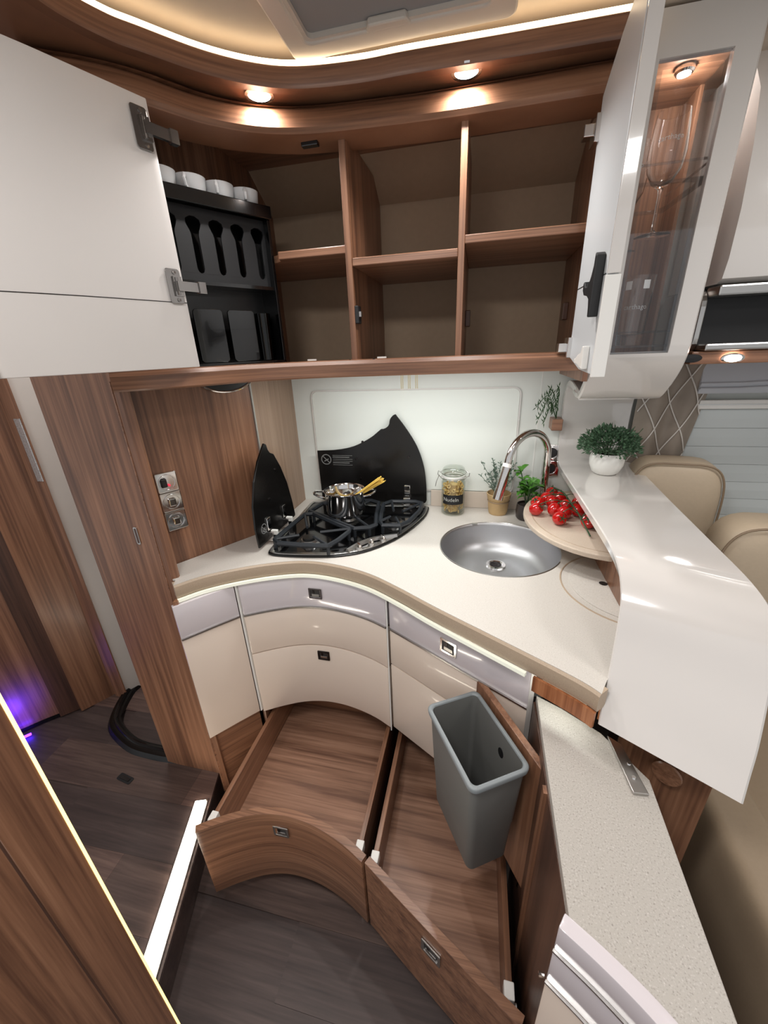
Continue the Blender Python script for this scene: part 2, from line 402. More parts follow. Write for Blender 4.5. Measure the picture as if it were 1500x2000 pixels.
# bathroom side: marble wall, wooden frames, curved shower door
obj('wall_bathroom', MB().prism([(-1.47, -.425), (-1.40, -.25), (-.95, .05), (-.95, .09), (-1.54, -.25), (-1.55, -.37)], .1, 2.06), 'marble', kind='structure')
obj('trim_2', MB().prism([(-1.535, -.43), (-1.50, -.385), (-1.515, -.37), (-1.56, -.41)], .1, 2.06), 'wood_v', kind='structure')
obj('wall_end', MB().prism([(-2.25, -1.05), (-1.86, -.72), (-1.56, -.41), (-1.62, -.36), (-2.3, -.95)], .1, 2.06), 'wood_dark', kind='structure')
ms = thing('mosaic_strip', 'narrow sparkling mosaic tile strip beside pale marble wall', 'tile strip', (-1.535, -.44, 1.1))
obj('tile_strip', MB().box(-1.484, -1.460, -.440, -.436, 1.115, 1.33), 'mosaic', ms)
fr = thing('door_frame', 'wooden frame strips beside the shower doorway at far left', 'door frame', (-1.57, -.49, .1))
obj('jamb', MB().prism([(-1.60, -.535), (-1.55, -.455), (-1.535, -.43), (-1.56, -.41), (-1.63, -.48)], .1, 2.05), 'wood_v', fr)
obj('jamb', MB().box(-1.52, -1.458, -.436, -.431, .1, 2.05), 'wood_v', fr)
obj('jamb', MB().prism([(-1.665, -.575), (-1.61, -.515), (-1.62, -.49), (-1.69, -.55)], .1, 2.05), 'wood_dark', fr)
dp = cr([(-1.95, -.86), (-1.86, -.765), (-1.777, -.676), (-1.715, -.60), (-1.66, -.545)], 5)
cd = thing('shower_door', 'curved wooden shower door lit purple at its foot', 'door', (-1.8, -.7, .1))
obj('door_leaf', MB().sweep(dp, [(.0, .115), (.012, .115), (.012, 2.04), (.0, 2.04)]), 'wood_v', cd, smooth=True)
obj('bottom_seal', MB().sweep(dp, [(.001, .1), (.014, .1), (.014, .115), (.001, .115)]), 'black_rubber', cd, smooth=True)
pl = obj('floor_glow_light', MB().sweep(resample(dp, 8)[:6], [(.05, .102), (.058, .102), (.058, .108), (.05, .108)]), 'led_purple', top=('thin purple light strip on the floor before the curved shower door', 'light'))
pp = bpy.data.lights.new('floor_glow_beam', 'SPOT'); pp.energy = 2.6; pp.color = (.14, .03, 1); pp.shadow_soft_size = .03; pp.spot_size = math.radians(95); pp.spot_blend = .9
ppo = bpy.data.objects.new('floor_glow_beam', pp); COL.objects.link(ppo); ppo.location = (-1.66, -.78, .135)
ppo.rotation_euler = (Vector((-1.80, -.66, .22)) - ppo.location).to_track_quat('-Z', 'Y').to_euler()
rp = cr([(-1.50, -.36), (-1.50, -.42), (-1.455, -.53), (-1.39, -.60), (-1.25, -.655), (-1.12, -.665), (-1.02, -.66)], 6)
tr = thing('shower_threshold', 'glossy black curved threshold ring on the raised floor', 'threshold', (-1.3, -.6, .1))
obj('rim', MB().sweep(rp, [(-.055, .1), (-.05, .116), (-.03, .122), (-.01, .116), (.0, .1)]), 'black_rubber', tr, smooth=True)
obj('seal_lip', MB().sweep(rp, [(-.040, .121), (-.036, .132), (-.030, .132), (-.026, .121)]), 'black_gloss', tr, smooth=True)
fh = thing('floor_latch', 'small black latch plate let into the raised floor', 'latch', (-1.17, -.745, .1), -.15)
obj('plate', MB().prism(rrect(-.032, .032, -.012, .012, .006), 0, .003), 'black_matte', fh, world=False, bevel=.001)
obj('grip', MB().prism(rrect(-.022, .022, -.006, .006, .003), .003, .005), 'black_gloss', fh, world=False)
# wide post
po = thing('wooden_post', 'wide dark wooden post between kitchen corner and shower', 'post', (-.93, -.64, 0))
obj('body', MB().prism([(-1.06, -.66), (-.812, -.66), (-.80, -.648), (-.802, -.640), (-.872, -.595), (-1.06, -.60)], 0, 2.05), 'wood_v', po)
obj('edge_strip', MB().box(-.832, -.829, -.6615, -.659, .02, 1.45), 'wood_shelf', po)
sl = obj('pull_slot', MB().prism(rrect(-.0055, .0055, -.026, .026, .005), 0, .003, UPR((-.884, -.66, 1.052))), 'satin_metal', po)
obj('slot_recess', MB().prism(rrect(-.003, .003, -.022, .022, .0025), .003, .0036, UPR((-.884, -.66, 1.052))), 'wood_dark', sl)
# ---- foreground panel; its edge trim emits to imitate a reflection
FE = Vector((-.482, -1.240)); fd = Vector((-.36, -.933)).normalized(); fn = Vector((-fd.y, fd.x))
if fn.x < 0: fn = -fn
MF = frame_mat((FE.x, FE.y, .1), (fd.x, fd.y, 0), (0, 0, 1), (fn.x, fn.y, 0))      # x along the panel away from its bright edge, y up, z to the room
fp = thing('tall_cabinet_panel', 'tall wooden cabinet panel with bright reflecting edge in left foreground', 'panel', (FE.x, FE.y, .1))
obj('panel', MB().box(.0, .75, 0, 1.62, -.022, -.002, MF), 'wood_gloss', fp)
obj('stile', MB().box(.002, .054, 0, 1.62, -.0019, .0, MF), 'wood_gloss', fp, bevel=.002)
obj('groove', MB().box(.0545, .0565, 0, 1.62, -.0019, -.0015, MF), 'wood_dark', fp)
obj('glow_profile', MB().box(-.001, .0025, 0, 1.62, -.010, .0012, MF), 'edge_gleam', fp)
obj('scratch', MB().box(.084, .0855, .0, .50, -.0022, -.0015, MF), 'wood_shelf', fp)
# ---- lit cornice and soffit
CN = cr([(-.70, -.98), (-.672, -.82), (-.660, -.725), (-.633, -.657), (-.603, -.617), (-.536, -.535), (-.463, -.475), (-.385, -.440), (-.266, -.422), (-.161, -.42), (.031, -.411), (.27, -.402)], 5)
FR = cr([(-.775, -.71), (-.70, -.66), (-.638, -.60), (-.572, -.505), (-.493, -.441), (-.391, -.403), (-.224, -.383), (-.063, -.373), (.236, -.37)], 6)
cn = thing('cornice', 'curved wooden ceiling cornice with warm hidden light strip', 'cornice', (-.2, -.42, 1.985))
obj('fascia', MB().sweep(CN, [(0, 1.993), (.002, 2.0), (.002, 2.026), (-.004, 2.030), (-.02, 2.030), (-.02, 1.993)]), 'wood_curve', cn, smooth=True)
nn = 44; a_ = resample(CN, nn); b_ = resample([(-.95, -.86)] + offs(FR, -.07) + [(.27, -.29)], nn)
obj('soffit', MB().grid([[(*p, 1.998), (*q, 1.998)] for p, q in zip(a_, b_)]).grid([[(*p, 2.01), (*q, 2.01)] for p, q in zip(a_, b_)]), 'wood_curve', cn)
obj('light_strip', MB().sweep(CN, [(-.012, 2.0305), (-.001, 2.0305), (-.001, 2.037), (-.012, 2.037)]), 'led_warm', cn)
# ---- roof hatch
rh = thing('roof_hatch', 'pale roof hatch frame with grey pleated shade in the ceiling', 'roof hatch', (-.18, -.70, 2.035))
def rr4(x0, x1, y0, y1, r): return rrect(x0, x1, y0, y1, r, 5)
obj('frame', ring(rr4(-.392, .035, -1.0, -.424, .02), rr4(-.352, -.010, -.95, -.468, .012), 2.0385, 2.06), 'hatch_frame', rh, bevel=.004)
obj('inner_frame', ring(rr4(-.352, -.010, -.95, -.468, .012), rr4(-.345, -.017, -.945, -.475, .01), 2.042, 2.06), 'hatch_frame', rh)
obj('shade', MB().box(-.346, -.016, -.946, -.474, 2.050, 2.056), 'hatch_shade', rh)
obj('shade_grip', MB().prism([(-.235, -.466), (-.15, -.466), (-.158, -.484), (-.227, -.484)], 2.037, 2.050), 'hatch_frame', rh, bevel=.003)

def spot(name, loc, label, power, r=.030, frame_mat_='white_plastic'):
    t = thing(name, label, 'spotlight', loc, 0, 'small round spotlights')
    obj('bezel', MB().lathe([(r * .78, -.004), (r, -.003), (r * 1.03, 0), (r * .78, 0)], seg=28), 'chrome', t, world=False, smooth=True)
    obj('lens', MB().lathe([(1e-4, -.0035), (r * .5, -.0032), (r * .78, -.002)], seg=24), 'lamp_lens', t, world=False, smooth=True)
    l = bpy.data.lights.new(name + '_beam', 'SPOT'); l.energy = power; l.spot_size = math.radians(150); l.spot_blend = .8; l.shadow_soft_size = .03; l.color = (1, .975, .955)
    lo = bpy.data.objects.new(name + '_beam', l); COL.objects.link(lo); lo.parent = t; lo.location = (0, 0, -.012)
    return t
spot('spotlight', (-.477, -.437, 1.998), 'round recessed spotlight above the cup rack corner', 14)
spot('spotlight', (-.053, -.386, 1.998), 'round recessed spotlight above the open middle shelves', 14)

# ================================================================== OVERHEAD CABINET
oc = thing('overhead_cabinet', 'open wooden overhead cabinet with curved rails and empty shelves', 'cabinet', (-.2, -.2, 1.43))
obj('top_moulding', MB().sweep(FR, [(-.075, 1.998), (-.05, 1.997), (-.028, 1.992), (-.010, 1.980), (-.001, 1.962), (-.001, 1.948), (-.010, 1.940), (-.028, 1.938), (-.10, 1.938), (-.10, 1.998)]), 'wood_curve', oc, smooth=True)
obj('bottom_rail', MB().sweep(FR, [(-.002, 1.430), (.001, 1.434), (.001, 1.462), (-.006, 1.471), (-.018, 1.473), (-.024, 1.468), (-.024, 1.430)]), 'wood_curve', oc, smooth=True)
fb = resample([(p[0], p[1] + .018) for p in FR], 30)
bk = resample([(-.87, -.60), (-.69, -.30), (-.69, -.004), (.236, -.004)], 30)
obj('bottom_panel', MB().grid([[(*p, 1.466), (*q, 1.466)] for p, q in zip(fb, bk)]).grid([[(*p, 1.452), (*q, 1.452)] for p, q in zip(fb, bk)]), 'wood_h', oc)
obj('top_panel', MB().grid([[(*p, 1.99), (*q, 1.99)] for p, q in zip(fb, bk)]), 'wood_h', oc)
obj('back_panel', MB().grid([[(x, -.003, 1.466), (x, -.003, 1.905), (x, -.13, 1.992)] for x in (-.69, -.3, .236)]), 'bay_back', oc)
BK = [(-.004, 1.466), (-.004, 1.905), (-.122, 1.985)]
def upright(name, x0, x1, yf, mat='wood_v', yb=0):
    pr = [(yf, 1.466), (yf, 1.955)] + [(-.10, 1.955), (-.08, 1.955), (-.006, 1.905), (-.006, 1.466)]
    M = frame_mat((x0, 0, 0), (0, 1, 0), (0, 0, 1), (1, 0, 0))
    return obj(name, MB().prism(pr, 0, x1 - x0, M), mat, oc, bevel=.001)
d1 = upright('divider', -.338, -.322, -.352)
d2 = upright('divider', -.062, -.047, -.345)
obj('side_panel', MB().prism([(-.30, 1.466), (-.30, 1.99), (-.13, 1.99), (-.004, 1.905), (-.004, 1.466)], 0, .006, frame_mat((-.690, 0, 0), (0, 1, 0), (0, 0, 1), (1, 0, 0))), 'wood_v', oc)
obj('side_panel', MB().box(.236, .252, -.37, -.002, 1.43, 1.998), 'wood_v', oc)
obj('hinge_post', MB().prism([(-.700, -.640), (-.650, -.590), (-.662, -.575), (-.715, -.625)], 1.466, 1.95), 'wood_v', oc)
def shelf(x0, x1, yf, z): return obj('shelf', MB().box(x0, x1, yf, -.006, z, z + .018), 'wood_shelf', oc, bevel=.002)
obj('shelf', MB().prism([(-.526, -.335), (-.339, -.335), (-.339, -.006), (-.684, -.006), (-.684, -.232), (-.630, -.250), (-.532, -.308)], 1.722, 1.740), 'wood_shelf', oc, bevel=.002); shelf(-.322, -.062, -.350, 1.690); shelf(-.047, .236, -.345, 1.716)
for x, y, z in ((-.684, -.12, 1.575), (-.047, -.10, 1.57), (.222, -.10, 1.575)): obj('cable_cover', MB().box(x, x + .014, y - .03, y, z - .022, z + .022), 'wood_dark', oc, bevel=.002)
obj('strike_plate', MB().box(-.422, -.382, -.368, -.352, 1.930, 1.939), 'black_gloss', oc, bevel=.002)
lk = obj('lock', MB().box(-.3225, -.312, -.352, -.325, 1.560, 1.602), 'black_matte', oc, bevel=.002)
obj('lock_tongue', MB().box(-.322, -.306, -.348, -.334, 1.576, 1.588), 'chrome', lk)
for x in (-.455, -.255): obj('hinge_clip', MB().box(x - .012, x + .012, -.352, -.345, 1.473, 1.477), 'white_plastic', oc)
for x in (-.335, -.27): obj('screw', MB().lathe([(1e-4, 0), (.006, 0), (.006, .003), (1e-4, .003)], (x, -.375, 1.468), 10, Matrix.Rotation(PI / 2, 4, 'X')), 'dark_metal', oc)
us = obj('under_light', MB().box(-.50, .10, -.300, -.285, 1.4455, 1.4515), 'led_soft', oc)
ul = bpy.data.lights.new('under_cabinet_light', 'AREA'); ul.shape = 'RECTANGLE'; ul.size = .60; ul.size_y = .015; ul.energy = 2.6; ul.color = (.97, 1, .98)
uo = bpy.data.objects.new('under_cabinet_light', ul); COL.objects.link(uo); uo.location = (-.20, -.2925, 1.444)
# --- left door, swung wide open; slightly curved like the cabinet front
DL = cr([(-.618, -.614), (-.652, -.70), (-.693, -.80), (-.745, -.90), (-.81, -1.0)], 6)
ld = obj('door', MB().sweep(DL, [(0, 1.474), (.020, 1.474), (.020, 1.936), (0, 1.936)]), 'white_door', oc, smooth=True, bevel=.002, label='big white curved cabinet door swung open to the left')
obj('door_seam', MB().sweep(DL, [(-.0006, 1.602), (.0005, 1.602), (.0005, 1.6035), (-.0006, 1.6035)]), 'dark_metal', ld)
obj('door_seam', MB().sweep(DL, [(.0195, 1.602), (.0206, 1.602), (.0206, 1.6035), (.0195, 1.6035)]), 'dark_metal', ld)
def hinge(z, parent, o, xdir, ndir):
    """cup hinge: o on the door edge, xdir along the door away from the cabinet, ndir out of the face"""
    M = frame_mat(o, xdir, (0, 0, 1), ndir)
    h = obj('hinge', MB().prism(rrect(.006, .036, -.032, .032, .005), 0, .002, M), 'hinge_metal', parent, bevel=.0006)
    mb = MB().box(.006, .024, -.018, .018, .002, .006, M); mb.box(-.030, .020, -.009, .009, .005, .013, M); mb.box(-.042, -.026, -.011, .011, .003, .016, M)
    mb.tube([M @ Vector((.018, -.016, .007)), M @ Vector((.018, .016, .007))], .0028, 8)
    for yy in (-.025, .025): mb.lathe([(1e-4, .0035), (.004, .0032), (.004, .0015)], (0, 0, 0), 10, M @ Matrix.Translation((.018, yy, 0)))
    return h, mb
dn = Vector((.93, -.367, 0)).normalized(); dx_ = Vector((-.367, -.93, 0)).normalized()
for z in (1.886, 1.632):
    h, mb = hinge(z, ld, (-.6175 + .0012 * dn.x, -.616 + .0012 * dn.y, z), dx_, dn)
    # arm joined on the hinge mesh itself
    bm = bmesh.new(); bm.from_mesh(h.data); me2 = bpy.data.meshes.new('tmp'); Mi = MW[oc.name].inverted()
    me2.from_pydata([tuple(Mi @ Vector(p)) for p in mb.v], [], mb.f); bm.from_mesh(me2); bmesh.ops.recalc_face_normals(bm, faces=bm.faces); bm.to_mesh(h.data); bm.free(); bpy.data.meshes.remove(me2)
mb = MB().box(0, .024, -.012, .012, 0, .014, frame_mat((-.762, -.930, 1.487), (-.55, -.83, 0), (0, 0, 1), (.83, -.55, 0)))
dbk = obj('door_buffer', mb, 'white_plastic', ld, bevel=.002)
# --- right door, open at right angles
rd = obj('door', MB().prism([(-.386, 1.462), (-.386, 1.925), (-.48, 1.965), (-.605, 2.0), (-.608, 1.436), (-.50, 1.440)], 0, .021, frame_mat((.205, 0, 0), (0, 1, 0), (0, 0, 1), (1, 0, 0))), 'door_grey', oc, bevel=.0015, label='narrow pale door standing open edge-on at the right bay')
obj('door_edge', MB().box(.2055, .2265, -.6125, -.6085, 1.600, 1.998), 'white_gloss', rd, bevel=.001)
obj('door_edge', MB().box(.2035, .2275, -.614, -.6085, 1.432, 1.598), 'white_plastic', rd, bevel=.001)
obj('door_seam', MB().box(.2043, .2052, -.607, -.388, 1.600, 1.6015), 'dark_metal', rd)
M = frame_mat((.205, 0, 0), (0, -1, 0), (0, 0, 1), (-1, 0, 0))
obj('latch', MB().prism([(.582, 1.535), (.592, 1.535), (.592, 1.632), (.582, 1.638), (.580, 1.618), (.572, 1.604), (.566, 1.598), (.550, 1.588), (.530, 1.590), (.522, 1.600), (.516, 1.598), (.517, 1.584), (.528, 1.576), (.555, 1.572), (.572, 1.565), (.578, 1.552)], 0, .016, M), 'black_matte', rd, bevel=.002)
obj('hook', MB().prism([(.50, 1.462), (.51, 1.462), (.53, 1.470), (.552, 1.474), (.56, 1.486), (.572, 1.486), (.574, 1.444), (.560, 1.446), (.53, 1.452), (.508, 1.452)], 0, .012, M), 'white_plastic', rd, bevel=.002)
for z in (1.875, 1.482):
    obj('hinge', MB().box(.178, .206, -.392, -.366, z - .010, z + .010).box(.196, .206, -.40, -.36, z - .022, z + .022), 'chrome', rd, bevel=.0015)
for z in (1.492, 1.572): obj('edge_pin', MB().box(.2262, .2285, -.606, -.600, z - .006, z + .006), 'dark_metal', rd)

# --- black rack with cups, plates and cutlery slots
ra, rb_ = Vector((-.545, -.32)), Vector((-.715, -.607)); rdv = (rb_ - ra).normalized(); rn = Vector((-rdv.y, rdv.x))
if rn.x < 0: rn = -rn
RT = frame_mat((ra.x, ra.y, 1.468), (-rdv.x, -rdv.y, 0), (0, 0, 1), (rn.x, rn.y, 0))   # local x to the right end (0), negative to the left; y up; z out to the room
W = (rb_ - ra).length
rk = thing('crockery_rack', 'glossy black crockery rack with cutlery slots in overhead cabinet', 'rack', (ra.x, ra.y, 1.468))
D = .105
obj('back_board', MB().box(-W, 0, 0, .364, -D, -D + .004, RT), 'black_satin', rk)
obj('side_board', MB().box(-.008, 0, 0, .364, -D, .0, RT), 'black_gloss', rk, bevel=.001)
obj('base', MB().box(-W, 0, 0, .01, -D, .0, RT), 'black_gloss', rk)
obj('top_tray', MB().box(-W, .004, .364, .372, -D, .004, RT).box(-W, .004, .345, .374, .0, .006, RT), 'black_gloss', rk, bevel=.002)
# slotted cutlery board: columns between keyhole slots
def key_board():
    mb = MB(); y0, y1 = .195, .346; xs = [-.030, -.085, -.140, -.195, -.250, -.305]; zt = -.020
    edge = 0.0
    prev_right = None
    def prof(xc, side):   # half outline of a keyhole slot, bottom to top
        ys = [.212, .215, .222, .29, .298, .306, .314, .322, .328]; ws = [.0, .006, .009, .009, .011, .015, .018, .016, .004]
        return [(xc + side * w_, y) for w_, y in zip(ws, ys)]
    bounds = [(-.006, None)] + [(x, None) for x in xs]
    for i in range(len(xs) + 1):
        R = prof(xs[i - 1], -1) if i > 0 else [(-.008, y) for _, y in prof(0, 1)]
        Lp = prof(xs[i], 1) if i < len(xs) else [(-W, y) for _, y in prof(0, 1)]
        rows = [[RT @ Vector((l[0], l[1], zt)), RT @ Vector((r[0], r[1], zt))] for l, r in zip(Lp, R)]
        mb.grid(rows); mb.grid([[RT @ Vector((l[0], l[1], zt - .004)), RT @ Vector((r[0], r[1], zt - .004))] for l, r in zip(Lp, R)])
        for pr in (Lp, R): mb.grid([[RT @ Vector((p[0], p[1], zt)), RT @ Vector((p[0], p[1], zt - .004))] for p in pr])
    mb.box(-W, -.008, y0, .2125, zt - .004, zt, RT); mb.box(-W, -.008, .3275, y1, zt - .004, zt, RT)
    return mb
obj('slotted_board', key_board(), 'black_matte', rk)
obj('rear_board', MB().box(-W, -.008, .195, .302, -.060, -.056, RT), 'black_satin', rk)
obj('divider_shelf', MB().box(-W, -.008, .186, .194, -D, -.004, RT), 'black_gloss', rk)
for i in range(3):
    x1 = -.078 - i * .088; b0 = obj('pocket_front', MB().prism(rrect(x1 - .074, x1, .012, .135, .008), -.016, -.010, RT), 'black_gloss', rk, bevel=.001)
obj('rear_panel', MB().box(-W, -.008, .01, .186, -.075, -.070, RT), 'black_satin', rk)
tb = thing('tall_glass', 'tall clear drinking glass in the right slot of the black rack', 'glass', tuple(RT @ Vector((-.042, .012, -.030))))
obj('wall', MB().lathe([(1e-4, 0), (.019, 0), (.021, .118), (.0195, .118), (.0175, .008), (1e-4, .008)], seg=24), 'smoked_glass', tb, world=False, smooth=True)
cup0 = None
def make_cup(loc, rz, label):
    t = thing('coffee_cup', label, 'cup', loc, rz, 'white cups on the black rack')
    obj('bowl', MB().lathe([(1e-4, .0), (.018, .0), (.026, .003), (.0335, .014), (.036, .036), (.0345, .037), (.032, .015), (.024, .006), (1e-4, .005)], seg=28), 'cup_white', t, world=False, smooth=True)
    obj('handle', MB().tube([(.033, 0, .031), (.045, 0, .030), (.052, 0, .021), (.046, 0, .011), (.031, 0, .009)], .0038, 8), 'cup_white', t, world=False, smooth=True)
    return t
rza = math.atan2(rn.y, rn.x)
for i, (x, lb) in enumerate([(-.036, 'white cup on black rack, last on the right by the shelves'), (-.103, 'white cup on black rack, second from the right end'), (-.172, 'white cup on black rack, third from the right end'), (-.240, 'white cup on black rack, half hidden by the open door')]):
    p = RT @ Vector((x, .3722, -.048)); 
    if i == 0: cup0 = make_cup(tuple(p), rza - .45, lb)
    else: copy_tree(cup0, tuple(p), rza - .45 - .1 * i, lb)

# ================================================================== DISPLAY CABINET + WHITE BAR RIBBON
dc = thing('display_cabinet', 'tall white glossy display cabinet with clear glass window', 'cabinet', (.375, -.2, 1.345))
XL, XR = .270, .475
PF = cr([(-.338, 2.055), (-.338, 1.80), (-.338, 1.52), (-.337, 1.47), (-.322, 1.430), (-.295, 1.395), (-.255, 1.358), (-.222, 1.345), (-.17, 1.350)], 5)
WX0, WX1, WZ0, WZ1 = .306, .430, 1.462, 1.985
def frame_sheet():
    mb = MB(); xs = [XL, XL + .004, WX0, WX1, XR - .004, XR]; th = .016
    zs = sorted(set([round(p[1], 4) for p in PF]), reverse=True)
    pf = []
    for y, z in PF: pf.append((y, z))
    def ins(zv):
        for i in range(len(pf) - 1):
            if pf[i][1] > zv > pf[i + 1][1]:
                t = (pf[i][1] - zv) / (pf[i][1] - pf[i + 1][1]); pf.insert(i + 1, (pf[i][0] + (pf[i + 1][0] - pf[i][0]) * t, zv)); return
    ins(WZ0); ins(WZ1)
    n = len(pf); nor = []
    for i in range(n):
        a, b = Vector(pf[max(i - 1, 0)]), Vector(pf[min(i + 1, n - 1)]); t = (b - a).normalized(); nor.append(Vector((-t.y, t.x)) * -1)
    def pt(i, x, inner):
        y, z = pf[i]; e = .004 if x in (XL, XR) else 0
        if inner: v = nor[i]; return (x, y - v.x * th, z - v.y * th)
        v = nor[i]; return (x, y - v.x * e, z - v.y * e)
    hole = lambda i, k: k == 2 and pf[i][1] <= WZ1 + 1e-6 and pf[i + 1][1] >= WZ0 - 1e-6
    for inner in (0, 1):
        for i in range(n - 1):
            for k in range(5):
                if hole(i, k): continue
                q = [pt(i, xs[k], inner), pt(i, xs[k + 1], inner), pt(i + 1, xs[k + 1], inner), pt(i + 1, xs[k], inner)]
                mb.add(q, [(0, 1, 2, 3)])
    for i in range(n - 1):
        for x in (XL, XR): mb.add([pt(i, x, 0), pt(i + 1, x, 0), pt(i + 1, x, 1), pt(i, x, 1)], [(0, 1, 2, 3)])
        if hole(i, 2):
            for x in (WX0, WX1): mb.add([pt(i, x, 0), pt(i + 1, x, 0), pt(i + 1, x, 1), pt(i, x, 1)], [(0, 1, 2, 3)])
    for zv in (WZ0, WZ1):
        i = min(range(n), key=lambda j: abs(pf[j][1] - zv)); mb.add([pt(i, WX0, 0), pt(i, WX1, 0), pt(i, WX1, 1), pt(i, WX0, 1)], [(0, 1, 2, 3)])
    for i in (0, n - 1): mb.add([pt(i, XL, 0), pt(i, XR, 0), pt(i, XR, 1), pt(i, XL, 1)], [(0, 1, 2, 3)])
    return mb
def weld(o, d=1e-5):
    bm = bmesh.new(); bm.from_mesh(o.data); bmesh.ops.remove_doubles(bm, verts=bm.verts, dist=d); bmesh.ops.recalc_face_normals(bm, faces=bm.faces)
    for f in bm.faces: f.smooth = True
    for e in bm.edges:
        if len(e.link_faces) == 2 and e.calc_face_angle(0) > math.radians(32): e.smooth = False
    bm.to_mesh(o.data); bm.free()
fo = obj('front_frame', frame_sheet(), 'white_gloss', dc); weld(fo)
obj('glass_pane', MB().box(WX0 - .004, WX1 + .004, -.331, -.327, WZ0 - .004, WZ1 + .004), 'pane_glass', dc)
obj('bevel_strip', ring(rrect(WX0, WX1, WZ0, WZ1, .004, 2), rrect(WX0 + .010, WX1 - .010, WZ0 + .004, WZ1 - .014, .003, 2), 0, .002, UPR((0, -.3315, 0))), 'acrylic', dc)
obj('side_panel', MB().box(.256, .268, -.318, -.004, 1.40, 2.05), 'wood_v', dc)
obj('back_panel', MB().box(.270, .474, -.016, -.004, 1.40, 2.05), 'wood_v', dc)
obj('rear_stile', MB().box(.466, .474, -.105, -.018, 1.43, 2.03), 'wood_v', dc)
obj('floor_panel', MB().box(.270, .474, -.30, -.03, 1.424, 1.434), 'wood_h', dc)
obj('side_glass', MB().box(.468, .472, -.318, -.107, 1.44, 2.028), 'pane_glass', dc)
obj('lamp_body', MB().lathe([(1e-4, 2.018), (.016, 2.018), (.019, 2.022), (.019, 2.030)], (.40, -.19, 0), 20), 'chrome', dc, smooth=True)
obj('lamp_lens', MB().lathe([(1e-4, 2.0165), (.013, 2.0170)], (.40, -.19, 0), 18), 'lamp_lens', dc)
vl = bpy.data.lights.new('display_light', 'POINT'); vl.energy = .9; vl.shadow_soft_size = .012; vl.color = (1, .96, .92)
vo = bpy.data.objects.new('display_light', vl); COL.objects.link(vo); vo.location = (.40, -.19, 2.0)
obj('top_panel', MB().box(.270, .474, -.318, -.004, 2.03, 2.05), 'wood_h', dc)
for z in (1.475, 1.707, 1.80):
    if z == 1.707: continue
    g = obj('glass_holder', ring(rrect(.272, .455, -.30, -.05, .01, 4), rrect(.305, .440, -.287, -.07, .03, 4), z, z + .005) if z > 1.7 else MB().box(.272, .455, -.30, -.05, z, z + .005), 'acrylic', dc, bevel=.001)
    obj('holder_rim', MB().tube([(.274, -.297, z + .035), (.452, -.297, z + .035), (.452, -.06, z + .035)], .0025, 6), 'acrylic', g, smooth=True)
def letter_arc(body, size, r, z, a0, parent, mat='print_white'):
    mb = text_mesh(body, size, Matrix.Identity(4), .0001)
    wv = []
    for x, y, zz in mb.v:
        a = a0 + x / r; wv.append((r * math.cos(a), r * math.sin(a), z + y))
    m2 = MB(); m2.v = wv; m2.f = mb.f
    return obj('lettering', m2, mat, parent, world=False)
def wine_glass(loc, label, s=1.0):
    t = thing('wine_glass', label, 'glass', loc, 0, 'wine glasses in the display cabinet')
    pr = [(1e-4, 0), (.036, .001), (.036, .002), (.010, .005), (.004, .012), (.0035, .080), (.006, .090), (.020, .100), (.033, .122), (.037, .150), (.034, .195), (.031, .222), (.0300, .222), (.0328, .195), (.0355, .150), (.0315, .123), (.018, .104), (1e-4, .097)]
    obj('bowl', MB().lathe([(r * s, z * s) for r, z in pr], seg=32), 'crystal', t, world=False, smooth=True)
    letter_arc('carthago', .014, .0375 * s, .170 * s, math.radians(-103), t)
    return t
wine_glass((.377, -.248, 1.713), 'stemmed wine glass nearest the window in upper holder', 1.0)
wine_glass((.337, -.150, 1.700), 'stemmed wine glass behind the front one in upper holder', 1.0)
tm = thing('tumbler', 'heavy clear tumbler with white stickers on lower cabinet holder', 'glass', (.366, -.255, 1.4805))
obj('wall', MB().lathe([(1e-4, 0), (.029, 0), (.030, .02), (.035, .152), (.0332, .152), (.0280, .026), (1e-4, .022)], seg=28), 'crystal', tm, world=False, smooth=True)
letter_arc('carthago', .015, .0328, .085, math.radians(-105), tm)
for a in (-140, -78):
    q = math.radians(a); M = frame_mat((.0350 * math.cos(q), .0350 * math.sin(q), .132), (-math.sin(q), math.cos(q), 0), (0, 0, 1), (math.cos(q), math.sin(q), 0))
    obj('sticker', MB().box(-.007, .007, -.009, .009, 0, .0004, M), 'print_white', tm, world=False)

# S-shaped white ribbon: back riser, bar shelf, front apron
bp = thing('bar_shelf', 'glossy white S-shaped bar shelf sweeping from cabinet to apron', 'shelf', (.37, -.45, .81))
Lp = cr([(.272, -.235, 1.344), (.274, -.17, 1.356), (.275, -.09, 1.366), (.276, -.045, 1.352), (.277, -.024, 1.30), (.279, -.020, 1.20), (.280, -.030, 1.145), (.280, -.060, 1.117), (.280, -.12, 1.112), (.280, -.35, 1.111), (.280, -.58, 1.110), (.280, -.66, 1.105), (.280, -.712, 1.089), (.279, -.747, 1.062), (.276, -.769, 1.035), (.269, -.795, .982), (.258, -.827, .924), (.249, -.850, .885), (.242, -.872, .852)], 5)
Rp = cr([(.475, -.215, 1.344), (.478, -.17, 1.352), (.480, -.09, 1.358), (.482, -.045, 1.345), (.484, -.024, 1.30), (.486, -.020, 1.20), (.500, -.024, 1.145), (.516, -.030, 1.117), (.514, -.12, 1.112), (.496, -.35, 1.111), (.478, -.62, 1.110), (.472, -.76, 1.105), (.470, -.824, 1.089), (.466, -.852, 1.062), (.462, -.870, 1.035), (.452, -.900, .982), (.436, -.936, .924), (.424, -.958, .885), (.413, -.978, .852)], 5)
